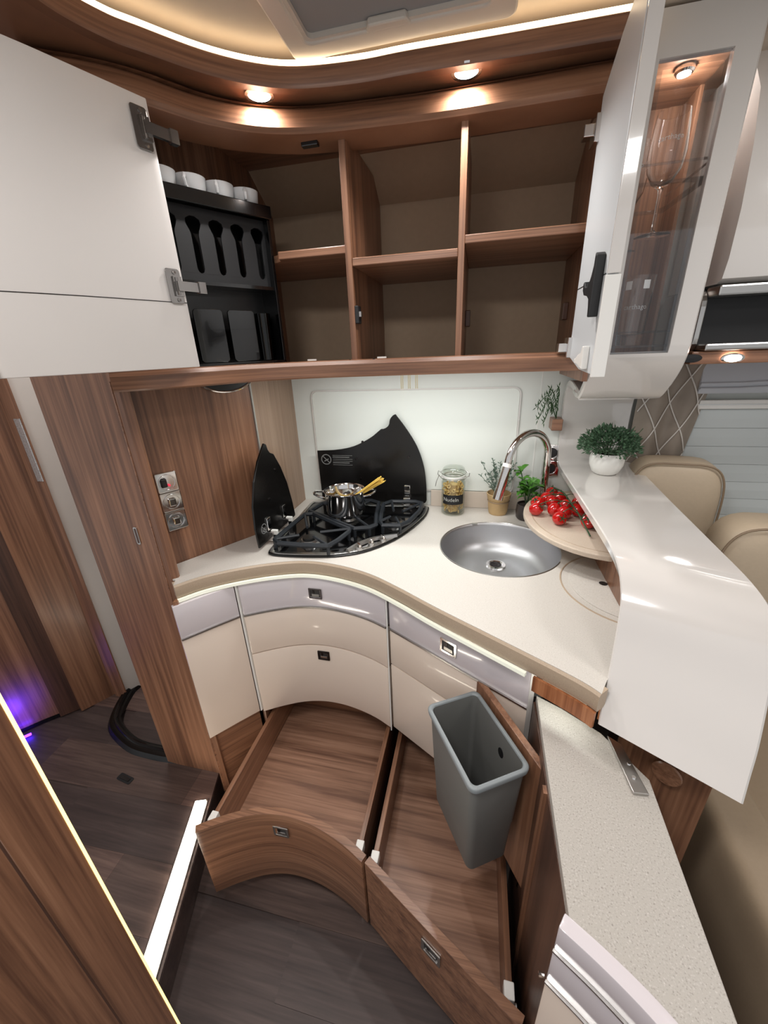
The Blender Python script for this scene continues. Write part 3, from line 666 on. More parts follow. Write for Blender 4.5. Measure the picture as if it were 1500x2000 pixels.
def ribbon(Lp, Rp, th):
    n = len(Lp); cols = 10; nor = []; front = []; back = []
    for i in range(n):
        a, b = Vector(Lp[max(i - 1, 0)]), Vector(Lp[min(i + 1, n - 1)]); tx = (b - a).normalized(); wv = (Vector(Rp[i]) - Vector(Lp[i])).normalized()
        nv = tx.cross(wv).normalized(); nor.append(nv)
        row = [Vector(Lp[i]).lerp(Vector(Rp[i]), k / cols) for k in range(cols + 1)]; e = .0025
        r1 = list(row); front.append([row[0] + nv * -e] + [row[0] + wv * e] + row[1:-1] + [row[-1] - wv * e] + [row[-1] + nv * -e]); back.append([p - nv * th for p in front[-1]])
        back[-1][0] = row[0] - nv * (th - .002); back[-1][-1] = row[-1] - nv * (th - .002)
    mb = MB(); mb.grid(front); mb.grid(back); m = len(front[0])
    for k in (0, m - 1): mb.grid([[front[i][k], back[i][k]] for i in range(n)])
    for i in (0, n - 1): mb.grid([front[i], back[i]])
    return mb
ro = obj('ribbon', ribbon(Lp, Rp, .020), 'white_gloss', bp); weld(ro)
obj('support_panel', MB().box(.345, .362, -.66, -.03, .921, 1.092), 'wood_v', bp)
obj('under_panel', MB().prism([(.300, -.835), (.424, -.905), (.432, -.89), (.310, -.81)], .30, .875), 'wood_v', bp)
obj('lower_trim', MB().prism([(.262, -.815), (.305, -.846), (.310, -.830), (.275, -.805)], .802, .87), 'wood_led_orange', bp)
hl = obj('cover_cap', MB().lathe([(1e-4, .004), (.022, .003), (.024, 0)], (0, 0, 0), 20, frame_mat((.365, -.884, .770), (.83, -.55, 0), (0, 0, 1), (-.55, -.83, 0))), 'wood_shelf', bp, smooth=True)

# ================================================================== WORKTOP
CF = cr([(-.787, -.686), (-.735, -.626), (-.653, -.568), (-.561, -.523), (-.472, -.500), (-.373, -.509), (-.271, -.541), (-.174, -.597), (-.074, -.664), (.044, -.737), (.141, -.797), (.200, -.835), (.226, -.855), (.239, -.868)], 6)
SC, SR = (.087, -.322), .178
wt = thing('worktop', 'speckled beige kitchen worktop with curved front edge', 'worktop', (-.2, -.3, .875))
def worktop_top():
    # plan with a round hole for the sink: ring of quads around the hole, joined to the outline with bmesh triangle fill
    outline = list(CF) + [(.256, -.834), (.285, -.800), (.44, -.895), (.45, -.880), (.45, -.002), (-.689, -.002), (-.689, -.30), tuple(LW0.lerp(LW1, .5) + ln * .002), tuple(LW1 + ln * .003), (-.858, -.655), (-.80, -.66)]
    hole = [(SC[0] + SR * math.cos(2 * PI * k / 56), SC[1] + SR * math.sin(2 * PI * k / 56)) for k in range(56)]
    bm = bmesh.new()
    def loop(pts): vs = [bm.verts.new((p[0], p[1], .92)) for p in pts]; return [bm.edges.new((vs[i], vs[(i + 1) % len(vs)])) for i in range(len(vs))]
    es = loop(outline) + loop(hole)
    bmesh.ops.triangle_fill(bm, edges=es, use_beauty=True)
    bm.verts.index_update(); mb = MB(); mb.add([v.co.copy() for v in bm.verts], [tuple(v.index for v in f.verts) for f in bm.faces]); bm.free()
    n = 56; mb.add([(p[0], p[1], z) for z in (.92, .900) for p in hole], [(k, (k + 1) % n, n + (k + 1) % n, n + k) for k in range(n)])
    m = len(outline); mb.add([(p[0], p[1], z) for z in (.92, .915) for p in outline], [(k, (k + 1) % m, m + (k + 1) % m, m + k) for k in range(m)])
    return mb
to = obj('top', worktop_top(), 'worktop', wt)
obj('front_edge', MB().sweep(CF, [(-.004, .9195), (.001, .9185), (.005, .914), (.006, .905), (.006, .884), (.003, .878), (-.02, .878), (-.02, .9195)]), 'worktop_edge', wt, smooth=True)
for x0, x1 in ((-.158, .118), (.120, .255)): obj('upstand_tile', MB().box(x0, x1, -.012, -.0005, .9205, .985), 'tile', wt, bevel=.001)
cc = (.405, -.505); 
obj('cover_groove', MB().tube([(cc[0] + .170 * math.cos(a), cc[1] + .170 * math.sin(a), .9200) for a in [2 * PI * k / 64 for k in range(64)]], .0022, 6, closed=True), 'worktop_edge', wt, smooth=True)
obj('cover_lid', MB().lathe([(.150, .9201), (.150, .9225), (.146, .9235), (1e-4, .9235)], (cc[0], cc[1], 0), 56), 'worktop', wt, smooth=True)
obj('lid_notch', MB().lathe([(1e-4, .924), (.010, .924)], (.335, -.50, 0), 16), 'socket_dark', wt)
obj('sink_gasket', MB().tube([(SC[0] + (SR + .0015) * math.cos(a), SC[1] + (SR + .0015) * math.sin(a), .9203) for a in [2 * PI * k / 72 for k in range(5, 68)]], .0018, 6), 'satin_metal', wt, smooth=True)
# lit metal profile beneath the edge
obj('glow_profile', MB().sweep([p for p in CF if -.79 < p[0] < .140], [(.004, .8685), (.012, .8685), (.012, .8775), (.004, .8775)]), 'led_soft', wt)
# wooden lip under the right end
obj('wood_lip', MB().sweep([p for p in CF if p[0] > .135], [(.004, .842), (.010, .842), (.010, .878), (.004, .878)]), 'wood_led_orange', wt, smooth=True)
obj('lip_light', MB().sweep([p for p in CF if .15 < p[0] < .225], [(-.012, .868), (-.004, .868), (-.004, .876), (-.012, .876)]), 'led_soft', wt)
ll = bpy.data.lights.new('lip_light', 'AREA'); ll.shape = 'RECTANGLE'; ll.size = .10; ll.size_y = .01; ll.energy = .07; ll.color = (.96, 1, .92)
llo = bpy.data.objects.new('lip_light', ll); COL.objects.link(llo); llo.location = (.192, -.815, .866); llo.rotation_euler = (0, 0, math.radians(-35))
# sink
sk = thing('sink', 'round brushed steel sink set into the worktop', 'sink', (SC[0], SC[1], .78))
obj('bowl', MB().lathe([(1e-4, .816), (.09, .818), (.125, .823), (.150, .836), (.164, .858), (.171, .885), (.1765, .908), (.1772, .918), (.180, .9195)], (SC[0], SC[1], 0), 56), 'steel', sk, smooth=True, flat_angle=60)
DR = (.086, -.262)
ds = obj('drain', MB().lathe([(1e-4, .8185), (.019, .8185), (.0195, .8215), (.023, .8235), (.031, .8225), (.034, .817)], (DR[0], DR[1], 0), 28), 'chrome', sk, smooth=True)
obj('strainer', MB().lathe([(1e-4, .8205), (.004, .8205), (.0045, .8195), (.008, .8195), (.009, .8205), (.013, .8205), (.0135, .8195), (.0185, .8195)], (DR[0], DR[1], 0), 20), 'dark_metal', ds)
obj('overflow_clip', MB().box(SC[0] - .085, SC[0] - .065, SC[1] + .155, SC[1] + .163, .9195, .9215), 'satin_metal', sk)
# faucet
fc = thing('faucet', 'tall chrome gooseneck faucet with pull-out spout', 'faucet', (.243, -.050, .92))
FP = [(.243, -.05, .925), (.243, -.051, 1.02), (.242, -.053, 1.11)]
cx_, cy_ = .243, -.053; ex, ey = .105, -.165
for k in range(1, 13):
    a = PI * k / 12; t = (1 - math.cos(a)) / 2; FP.append((cx_ + (ex - cx_) * t, cy_ + (ey - cy_) * t, 1.135 + .092 * math.sin(a) - .0 * k))
FP[-1] = (ex, ey, 1.140)
obj('neck', MB().tube(cr(FP, 3), .0125, 14), 'chrome', fc, smooth=True, flat_angle=60)
obj('spout', MB().tube([(.1035, -.168, 1.130), (.080, -.192, 1.025)], [.0145, .0165], 16), 'chrome', fc, smooth=True)
obj('collar', MB().tube([(.1055, -.1655, 1.139), (.1030, -.1685, 1.128)], .0150, 16), 'white_plastic', fc, smooth=True)
obj('base_ring', MB().lathe([(.022, 0), (.022, .006), (.014, .010)], (.243, -.05, .92), 20), 'chrome', fc, smooth=True)

# ================================================================== HOB
hob = thing('gas_hob', 'black corner gas hob with cast grates and raised glass lids', 'hob', (-.40, -.25, .92))
HO = [(-.645, -.060), (-.640, -.040), (-.620, -.034), (-.40, -.034), (-.20, -.030)] + cr([(-.172, -.034), (-.160, -.050), (-.167, -.148), (-.221, -.305), (-.297, -.413), (-.376, -.464), (-.461, -.483), (-.560, -.492), (-.600, -.487), (-.614, -.468), (-.622, -.40)], 4)
cen = (-.42, -.24)
def inset(poly, d): return [(p[0] + (cen[0] - p[0]) / math.hypot(cen[0] - p[0], cen[1] - p[1]) * d, p[1] + (cen[1] - p[1]) / math.hypot(cen[0] - p[0], cen[1] - p[1]) * d) for p in poly]
obj('gasket', MB().prism(HO, .9203, .926), 'black_rubber', hob, bevel=.0015)
obj('steel_rim', ring(inset(HO, .006), inset(HO, .020), .926, .930), 'satin_metal', hob, bevel=.001)
obj('tray', MB().prism(inset(HO, .018), .924, .9275), 'black_gloss', hob)
burn = [(-.505, -.400, .036), (-.437, -.205, .046), (-.262, -.215, .036)]
for x, y, r in burn:
    b = obj('burner', MB().lathe([(r, .9278), (r, .931), (r * .78, .934), (r * .70, .942), (1e-4, .942)], (x, y, 0), 24), 'satin_metal', hob, smooth=True)
    obj('burner_cap', MB().lathe([(r * .55, .942), (r * .60, .944), (r * .56, .949), (1e-4, .950)], (x, y, 0), 24), 'black_satin', b, smooth=True)
def bars(loops, r=.0078, z=.957, spokes=(), feet=()):
    mb = MB()
    for lp in loops: mb.tube([(p[0], p[1], z) for p in lp], r, 6, closed=True)
    for a, b in spokes: mb.tube([(a[0], a[1], z + .002), (b[0], b[1], z + .003)], .0046, 6)
    for p in feet: mb.tube([(p[0], p[1], .928), (p[0], p[1], z)], .0055, 6)
    return mb
gL = [(-.597, -.452), (-.592, -.34), (-.585, -.245), (-.555, -.235), (-.50, -.272), (-.44, -.312), (-.385, -.345), (-.382, -.365), (-.398, -.43), (-.415, -.468), (-.50, -.474), (-.575, -.472)]
gM = [(-.578, -.215), (-.56, -.135), (-.50, -.085), (-.38, -.080), (-.345, -.10), (-.330, -.20), (-.308, -.300), (-.325, -.322), (-.370, -.338), (-.44, -.296), (-.51, -.250)]
gR = [(-.325, -.110), (-.30, -.078), (-.21, -.070), (-.183, -.085), (-.182, -.16), (-.205, -.26), (-.228, -.292), (-.285, -.300), (-.300, -.27), (-.315, -.19)]
def around(c, lp, idx): return [(lp[i], (c[0] + (lp[i][0] - c[0]) * .28, c[1] + (lp[i][1] - c[1]) * .28)) for i in idx]
obj('grate', bars([gL], spokes=around(burn[0], gL, (0, 2, 6, 9)), feet=[gL[0], gL[3], gL[7], gL[9]]), 'grate_iron', hob, smooth=True)
obj('grate', bars([gM], spokes=around(burn[1], gM, (1, 3, 7, 9)) + [(gM[6], gM[10])][:0], feet=[gM[0], gM[2], gM[4], gM[7], gM[8]]), 'grate_iron', hob, smooth=True)
obj('grate', bars([gR], spokes=around(burn[2], gR, (1, 3, 6, 8)), feet=[gR[0], gR[3], gR[6], gR[7]]), 'grate_iron', hob, smooth=True)
arc = cr([(-.362, -.448), (-.338, -.398), (-.302, -.356), (-.264, -.333), (-.234, -.318)], 6)
obj('control_arc', MB().sweep(arc, [(-.007, .930), (-.004, .940), (.004, .940), (.007, .930)]), 'satin_metal', hob, smooth=True)
for x, y in ((-.332, -.423), (-.302, -.390), (-.272, -.357)):
    k = obj('knob', MB().lathe([(.0105, .928), (.0105, .936), (.009, .939), (1e-4, .939)], (x, y, 0), 16), 'satin_metal', hob, smooth=True)
    obj('knob_grip', MB().box(-.003, .003, -.009, .009, .938, .949, Matrix.Translation((x, y, 0)) @ Matrix.Rotation(.7, 4, 'Z')), 'chrome', k, bevel=.0015)
# raised lids
lidp = [(-.600, .935), (-.602, 1.138)] + cr([(-.602, 1.138), (-.52, 1.143), (-.45, 1.158), (-.385, 1.190), (-.342, 1.223)], 5)[1:] + cr([(-.342, 1.223), (-.326, 1.226), (-.312, 1.238), (-.307, 1.258), (-.296, 1.272), (-.286, 1.277)], 3)[1:] + cr([(-.286, 1.277), (-.245, 1.222), (-.208, 1.16), (-.184, 1.09), (-.174, 1.02), (-.172, .95)], 5)[1:] + [(-.176, .940), (-.184, .936)]
l1 = obj('lid', MB().prism(lidp, 0, .006, UPR((0, -.026, 0))), 'lid_black', hob, bevel=.001, label='large black glass lid with scooped top edge')
lid2 = [(-.470, .932), (-.475, 1.00), (-.468, 1.07), (-.440, 1.14), (-.400, 1.195), (-.350, 1.238), (-.338, 1.232), (-.332, 1.214), (-.322, 1.202), (-.300, 1.192), (-.265, 1.14), (-.235, 1.075), (-.215, 1.0), (-.205, .94), (-.208, .934)]
LM = frame_mat((-.648, 0, 0), (0, 1, 0), (0, 0, 1), (1, 0, 0))
l2 = obj('lid', MB().prism(lid2, 0, .006, LM), 'lid_black', hob, bevel=.001, label='narrow black glass lid on the left side')
for lid, spots, U in ((l1, [(-.415, 1.175), (-.445, 1.110), (-.240, 1.120), (-.43, 1.03)], UPR((0, -.032, 0))), (l2, [(-.305, 1.14), (-.37, 1.06)], frame_mat((-.642, 0, 0), (0, 1, 0), (0, 0, 1), (1, 0, 0)))):
    for a, b in spots: obj('rubber_stop', MB().lathe([(.005, 0), (.0045, .003), (1e-4, .0035)], (0, 0, 0), 10, U @ Matrix.Translation((a, b, 0))), 'dark_metal', lid, smooth=True)
def ban_sign(c, r, U, parent):
    mb = MB(); n = 24
    o_ = [(c[0] + r * math.cos(2 * PI * k / n), c[1] + r * math.sin(2 * PI * k / n)) for k in range(n)]; i_ = [(c[0] + r * .84 * math.cos(2 * PI * k / n), c[1] + r * .84 * math.sin(2 * PI * k / n)) for k in range(n)]
    g = ring(o_, i_, 0, .0004, U); mb.add(g.v, g.f)
    R = Matrix.Rotation(-PI / 4, 4, 'Z'); mb.box(-r * .85, r * .85, -r * .07, r * .07, 0, .0004, U @ Matrix.Translation((c[0], c[1], 0)) @ R)
    mb.box(-r * .5, r * .5, -r * .12, r * .05, 0, .0003, U @ Matrix.Translation((c[0], c[1] - r * .1, 0)) @ Matrix.Rotation(.5, 4, 'Z'))
    return obj('warning_sign', mb, 'print_grey', parent)
U1 = UPR((0, -.0322, 0)); ban_sign((-.567, 1.104), .021, U1, l1)
mb = MB()
for i in range(6): mb.box(-.54, -.46 - (.012 if i % 3 == 1 else 0), 1.120 - i * .0075, 1.1215 - i * .0075 + (.0012 if i in (1, 4) else 0), 0, .0003, U1)
obj('warning_print', mb, 'print_grey', l1)
ban_sign((-.430, .982), .017, frame_mat((-.6418, 0, 0), (0, 1, 0), (0, 0, 1), (1, 0, 0)), l2)
for x in (-.483, -.247): 
    h = obj('lid_hinge', MB().box(x - .012, x + .012, -.036, -.031, .965, 1.008).box(x - .014, x + .014, -.050, -.030, .932, .962), 'chrome', hob, bevel=.002)
    obj('hinge_pin', MB().tube([(x - .020, -.045, .942), (x + .020, -.045, .942)], .005, 10), 'chrome', h, smooth=True)
for y in (-.40, -.29):
    h = obj('lid_hinge', MB().box(-.643, -.637, y - .011, y + .011, .965, 1.008).box(-.648, -.622, y - .013, y + .013, .930, .962), 'chrome', hob, bevel=.002)
    obj('hinge_pin', MB().box(-.634, -.612, y - .006, y + .006, .950, .966), 'white_plastic', h, bevel=.002)
# pot with spaghetti
pt_ = thing('cooking_pot', 'small polished steel pot on the rear hob burner', 'pot', (-.437, -.215, .963))
obj('bowl', MB().lathe([(1e-4, 0), (.062, 0), (.067, .004), (.069, .012), (.069, .078), (.073, .084), (.0715, .085), (.067, .078), (.066, .010), (.060, .004), (1e-4, .003)], seg=44), 'chrome', pt_, world=False, smooth=True)
for s in (-1, 1):
    hp = [(s * .067, -.028, .066), (s * .088, -.026, .071), (s * .105, -.014, .076), (s * .108, 0, .077), (s * .105, .014, .076), (s * .088, .026, .071), (s * .067, .028, .066)]
    R = Matrix.Rotation(math.radians(12), 4, 'Z'); obj('handle', MB().tube([R @ Vector(p) for p in hp], .0042, 8), 'chrome', pt_, world=False, smooth=True)
mb = MB()
for i in range(34):
    a = random.uniform(0, 2 * PI); r = random.uniform(0, .009); d = random.uniform(-.004, .004)
    p0 = Vector((-.455 + r * math.cos(a), -.205 + r * math.sin(a) * .6, .985 + r * .3 * math.sin(a))); L_ = random.uniform(.178, .192)
    dr = Vector((.150 + random.uniform(-.016, .016), -.012 + random.uniform(-.012, .012), .102 + random.uniform(-.006, .006))).normalized()
    mb.tube([p0, p0 + dr * L_], .0013, 5)
obj('spaghetti_bundle', mb, 'spaghetti_yellow', top=('bundle of dry yellow spaghetti leaning out of the steel pot', 'spaghetti'))

# ================================================================== THINGS ON THE WORKTOP
jr = thing('pasta_jar', 'clip-top glass jar of ring pasta with black label', 'jar', (-.070, -.068, .9205))
obj('glass_body', MB().lathe([(1e-4, .0), (.038, .0), (.042, .004), (.043, .012), (.043, .122), (.039, .134), (.037, .140), (.0355, .140), (.037, .133), (.0405, .121), (.0405, .012), (.036, .007), (1e-4, .006)], seg=32), 'jar_glass', jr, world=False, smooth=True)
obj('lid', MB().lathe([(.038, .148), (.043, .150), (.043, .157), (.039, .170), (.034, .176), (1e-4, .177), (1e-4, .173), (.033, .172), (.037, .165), (.038, .150)], seg=32), 'jar_glass', jr, world=False, smooth=True)
obj('seal', MB().lathe([(.037, .140), (.042, .141), (.042, .148), (.037, .148)], seg=28), 'white_plastic', jr, world=False, smooth=True)
mb = MB().tube([(.045 * math.cos(a), .045 * math.sin(a), .138) for a in [2 * PI * k / 32 for k in range(32)]], .0012, 6, closed=True)
mb.tube([(.045 * math.cos(a), .045 * math.sin(a), .156) for a in [2 * PI * k / 32 for k in range(32)]], .0012, 6, closed=True)
mb.tube([(-.045, -.008, .138), (-.056, -.010, .150), (-.054, -.010, .163), (-.044, -.008, .156)], .0013, 6).tube([(-.050, -.010, .148), (-.060, -.012, .125), (-.064, -.012, .105)], .0013, 6).tube([(.045, -.006, .140), (.055, -.006, .145), (.056, -.006, .158), (.046, -.006, .160)], .0015, 6)
obj('wire_clip', mb, 'satin_metal', jr, world=False, smooth=True)
mb = MB()
for i in range(150):
    while True:
        x, y = random.uniform(-.034, .034), random.uniform(-.034, .034)
        if .020 < math.hypot(x, y) < .034: break
    z = random.uniform(.014, .118); R = Matrix.Rotation(random.uniform(0, 6.3), 3, 'X') @ Matrix.Rotation(random.uniform(0, 6.3), 3, 'Y')
    mb.tube([Vector((x, y, z)) + R @ Vector((.0056 * math.cos(a), .0056 * math.sin(a), 0)) for a in [2 * PI * k / 9 for k in range(9)]], .0022, 5, closed=True)
mb.lathe([(1e-4, .010), (.020, .010), (.024, .06), (.020, .112), (1e-4, .118)], seg=12)
obj('pasta_rings', mb, 'pasta', jr, world=False, smooth=True, kind='stuff')
lab = [[(.0434 * math.cos(a), .0434 * math.sin(a), z) for z in (.046, .082)] for a in [math.radians(-142 + 110 * k / 14) for k in range(15)]]
lo = obj('label_band', MB().grid(lab), 'black_matte', jr, world=False, smooth=True)
letter_arc('Nudeln', .020, .0437, .064, math.radians(-98), jr, 'chalk')

def leaf_mesh(name, L, Wd, mat):
    mb = MB(); rows = []
    for i, (t, wv) in enumerate([(0, .08), (.2, .7), (.45, 1), (.7, .8), (.9, .35), (1, .02)]):
        z = .25 * L * math.sin(t * 2.2); rows.append([(-Wd * wv / 2, L * t, z + Wd * .18 * wv), (0, L * t, z), (Wd * wv / 2, L * t, z + Wd * .18 * wv)])
    return mb.grid(rows)
def leaves(n, rad, cz, L, Wd, rs, up=.2, sx=1, sy=1, sz=1):
    mb = MB()
    for i in range(n):
        th = rs.uniform(0, 2 * PI); ph = math.acos(rs.uniform(-.25, 1)); r = rad * rs.uniform(.55, 1.05)
        d = Vector((math.sin(ph) * math.cos(th) * sx, math.sin(ph) * math.sin(th) * sy, math.cos(ph) * sz)); c = Vector((0, 0, cz)) + d * r
        y = (d + Vector((rs.uniform(-.7, .7), rs.uniform(-.7, .7), up + rs.uniform(-.5, .5)))).normalized(); x = y.cross(Vector((rs.uniform(-1, 1), rs.uniform(-1, 1), rs.uniform(-1, 1)))).normalized(); z = x.cross(y); s = rs.uniform(.7, 1.25)
        q = [(0, 0, 0), (-Wd / 2 * s, L * .5 * s, .0), (0, L * .55 * s, -.12 * L), (Wd / 2 * s, L * .5 * s, 0), (0, L * s, -.05 * L)]
        mb.add([c + x * a + y * b + z * e for a, b, e in q], [(0, 2, 1), (0, 3, 2), (1, 2, 4), (2, 3, 4)])
    return mb
rs = random.Random(3)
# round bush in white pot on the bar shelf
bu = thing('potted_bush', 'round green leafy bush in white dimpled pot on bar shelf', 'plant', (.398, -.150, 1.1125))
obj('pot', MB().lathe([(1e-4, 0), (.030, 0), (.038, .006), (.047, .028), (.049, .045), (.045, .066), (.043, .066), (.046, .045), (.043, .028), (1e-4, .020)], seg=32), 'ceramic', bu, world=False, smooth=True)
obj('soil', MB().lathe([(1e-4, .058), (.044, .056)], seg=24), 'soil', bu, world=False)
mb = MB()
for i in range(60):
    a = rs.uniform(0, 2 * PI); r = rs.uniform(.03, .085); mb.tube([(0, 0, .055), (r * .5 * math.cos(a), r * .5 * math.sin(a), .075), (r * math.cos(a), r * math.sin(a), .08 + rs.uniform(-.02, .065))], .0009, 4)
obj('stems', mb, 'stem_green', bu, world=False)
obj('foliage', leaves(1500, .068, .082, .013, .0075, rs, sx=1.15, sy=1.15, sz=.85), 'leaf_dark', bu, world=False, kind='stuff')
# herb in paper wrap
hp_ = thing('potted_herb', 'grey-green herb in brown paper wrapped pot behind faucet', 'plant', (.093, -.052, .9205))
obj('paper_wrap', MB().lathe([(1e-4, 0), (.031, 0), (.034, .01), (.037, .045), (.038, .048), (.036, .052), (.039, .056), (.043, .078), (.041, .079), (.035, .058), (1e-4, .05)], seg=24), 'paper', hp_, world=False, smooth=True)
obj('tie', MB().tube([(.038 * math.cos(a), .038 * math.sin(a), .050) for a in [2 * PI * k / 24 for k in range(24)]], .0016, 6, closed=True), 'seam', hp_, world=False, smooth=True)
mb, ml_ = MB(), MB()
for i in range(26):
    a = rs.uniform(0, 2 * PI); r = rs.uniform(.01, .075); h = rs.uniform(.13, .215); p = [Vector((0, 0, .06)), Vector((r * .45 * math.cos(a), r * .45 * math.sin(a), .06 + (h - .06) * .5)), Vector((r * math.cos(a), r * math.sin(a) * .8, h))]
    mb.tube(p, .0009, 4)
    for k in range(26):
        t = rs.uniform(.25, 1); c = p[0].lerp(p[1], t * 2) if t < .5 else p[1].lerp(p[2], t * 2 - 1); d = Vector((rs.uniform(-1, 1), rs.uniform(-1, 1), rs.uniform(0, 1))).normalized(); x = d.cross(Vector((rs.uniform(-1, 1), rs.uniform(-1, 1), .3))).normalized()
        ml_.add([c, c + d * .006 - x * .0022, c + d * .012, c + d * .006 + x * .0022], [(0, 1, 2, 3)])
obj('stems', mb, 'leaf_herb', hp_, world=False); obj('foliage', ml_, 'leaf_herb', hp_, world=False, kind='stuff')
# basil
ba = thing('potted_basil', 'bright green basil plant in small dark pot by the sink', 'plant', (.187, -.092, .9205))
obj('pot', MB().lathe([(1e-4, 0), (.028, 0), (.034, .008), (.036, .03), (.033, .056), (.031, .056), (.033, .03), (1e-4, .04)], seg=24), 'pot_dark', ba, world=False, smooth=True)
obj('soil', MB().lathe([(1e-4, .050), (.032, .048)], seg=20), 'soil', ba, world=False)
mb = MB(); tips = []
for i in range(11):
    a = i * 2.4; r = .012 + .045 * rs.random(); h = rs.uniform(.09, .185); x, y = r * math.cos(a) - .008 * (h - .05) / .1, r * math.sin(a)
    p = cr([(0, 0, .045), (x * .5, y * .5, .05 + (h - .05) * .55), (x, y, h)], 4); mb.tube(p, .0014, 5); tips.append((Vector(p[-1]), Vector(p[5])))
obj('stems', mb, 'stem_green', ba, world=False)
lf = None
for tp, md in tips:
    for c, n in ((tp, 4), (md, 2)):
        for k in range(n):
            a = rs.uniform(0, 2 * PI); tilt = rs.uniform(-.7, .45); s = rs.uniform(.75, 1.25)
            M = Matrix.Translation(c) @ Matrix.Rotation(a, 4, 'Z') @ Matrix.Rotation(tilt, 4, 'X') @ Matrix.Diagonal((s, s, s, 1))
            if lf is None:
                lf = obj('leaf', leaf_mesh('leaf', .034, .020, 'leaf_basil'), 'leaf_basil', ba, world=False, smooth=True); lf.matrix_local = M
            else: share(lf, ba, M, 'leaf')
# sprig in a wall box
sb = thing('wall_planter', 'wooden wall box with drooping green sprig beside cabinet', 'planter', (.262, -.03, 1.235))
obj('box', MB().box(.243, .276, -.060, -.001, 1.225, 1.262), 'wood_shelf', sb, bevel=.002)
mb, ml_ = MB(), MB()
for e, m in [((.198, -.06, 1.262), (.225, -.05, 1.32)), ((.190, -.05, 1.30), (.225, -.04, 1.335)), ((.225, -.06, 1.36), (.245, -.04, 1.33)), ((.215, -.07, 1.255), (.235, -.05, 1.30)), ((.250, -.06, 1.365), (.255, -.05, 1.32))]:
    p = cr([(.258, -.035, 1.26), m, e], 6); mb.tube(p, .0012, 5)
    for k in range(3, len(p)):
        for s in (-1, 1):
            c = Vector(p[k]); d = Vector((rs.uniform(-.6, .1), rs.uniform(-.5, .1), s * rs.uniform(.3, 1))).normalized(); x = d.cross(Vector((0, 1, .2))).normalized()
            ml_.add([c, c + d * .009 - x * .0018, c + d * .020, c + d * .009 + x * .0018], [(0, 1, 2, 3)])
obj('stems', mb, 'leaf_sprig', sb); obj('foliage', ml_, 'leaf_sprig', sb, kind='stuff')
# cutting board resting on a small bracket of the bar shelf
cb = thing('cutting_board', 'round pale cutting board reaching from under the bar shelf', 'board', (.36, -.25, .985))
def ell(rx, ry, n=48): return [(.365 + rx * math.cos(2 * PI * k / n), -.25 + ry * math.sin(2 * PI * k / n)) for k in range(n)]
def clipx(poly): return clip_poly(poly, (.4, -2), (.4, 2))
obj('plate', MB().prism(ell(.205, .250), .985, 1.0), 'board', cb, bevel=.003)
obj('rim_groove', MB().tube([(p[0], p[1], 1.0) for p in ell(.182, .228)], .0015, 5, closed=True), 'worktop_edge', cb, smooth=True)
obj('bracket', MB().box(.335, .345, -.45, -.06, .96, .985), 'wood_v', cb)
# tomatoes on the vine
tv = thing('tomato_truss', 'ripe red cherry tomatoes on green vine on cutting board', 'tomatoes', (.26, -.2, 1.0))
toms = [(.262, -.098, 1.021), (.193, -.250, 1.020), (.238, -.150, 1.021), (.250, -.185, 1.022), (.280, -.150, 1.022), (.205, -.195, 1.020), (.250, -.315, 1.020), (.285, -.215, 1.022), (.246, -.250, 1.021), (.272, -.270, 1.020), (.315, -.245, 1.021), (.325, -.33, 1.020), (.330, -.18, 1.021)]
t0 = None
for i, p in enumerate(toms):
    M = Matrix.Translation(MW[tv.name].inverted() @ Vector(p)) @ Matrix.Rotation(i * 1.1, 4, 'Z') @ Matrix.Rotation(rs.uniform(.7, 1.4), 4, 'X')
    if t0 is None:
        t0 = obj('tomato', MB().lathe([(1e-4, -.0195), (.009, -.0185), (.0165, -.012), (.0205, -.001), (.0195, .009), (.014, .0165), (.006, .0185), (1e-4, .0170)], seg=18), 'tomato_red', tv, world=False, smooth=True); t0.matrix_local = M; tk = t0
        cm = MB()
        for k in range(5):
            a = 2 * PI * k / 5; d = Vector((math.cos(a), math.sin(a), 0)); s = Vector((-math.sin(a), math.cos(a), 0)); z0 = Vector((0, 0, .0185))
            cm.add([z0 - s * .0015, z0 + s * .0015, z0 + d * .008 + s * .0015 + Vector((0, 0, .002)), z0 + d * .016 + Vector((0, 0, -.001)), z0 + d * .008 - s * .0015 + Vector((0, 0, .002))], [(0, 1, 2, 4), (4, 2, 3)])
        cm.tube([(0, 0, .017), (0, .001, .030)], .0014, 5)
        MW[t0.name] = MW[tv.name]; c0 = obj('calyx', cm, 'stem_green', t0, world=False)
    else:
        tk = share(t0, tv, M, 'tomato'); share(c0, tk, Matrix.Identity(4), 'calyx')
mb = MB().tube(cr([(.262, -.085, 1.040), (.285, -.16, 1.046), (.292, -.24, 1.042), (.300, -.31, 1.036), (.315, -.40, 1.008)], 6), .0024, 6)
for p in toms:
    q = min(mb.v[:150:6], key=lambda v: (Vector(v) - Vector(p)).length); mb.tube(cr([q, ((q[0] + p[0]) / 2, (q[1] + p[1]) / 2, 1.05), (p[0], p[1], p[2] + .012)], 4), .0014, 5)
obj('vine', mb, 'stem_green', tv, smooth=True)

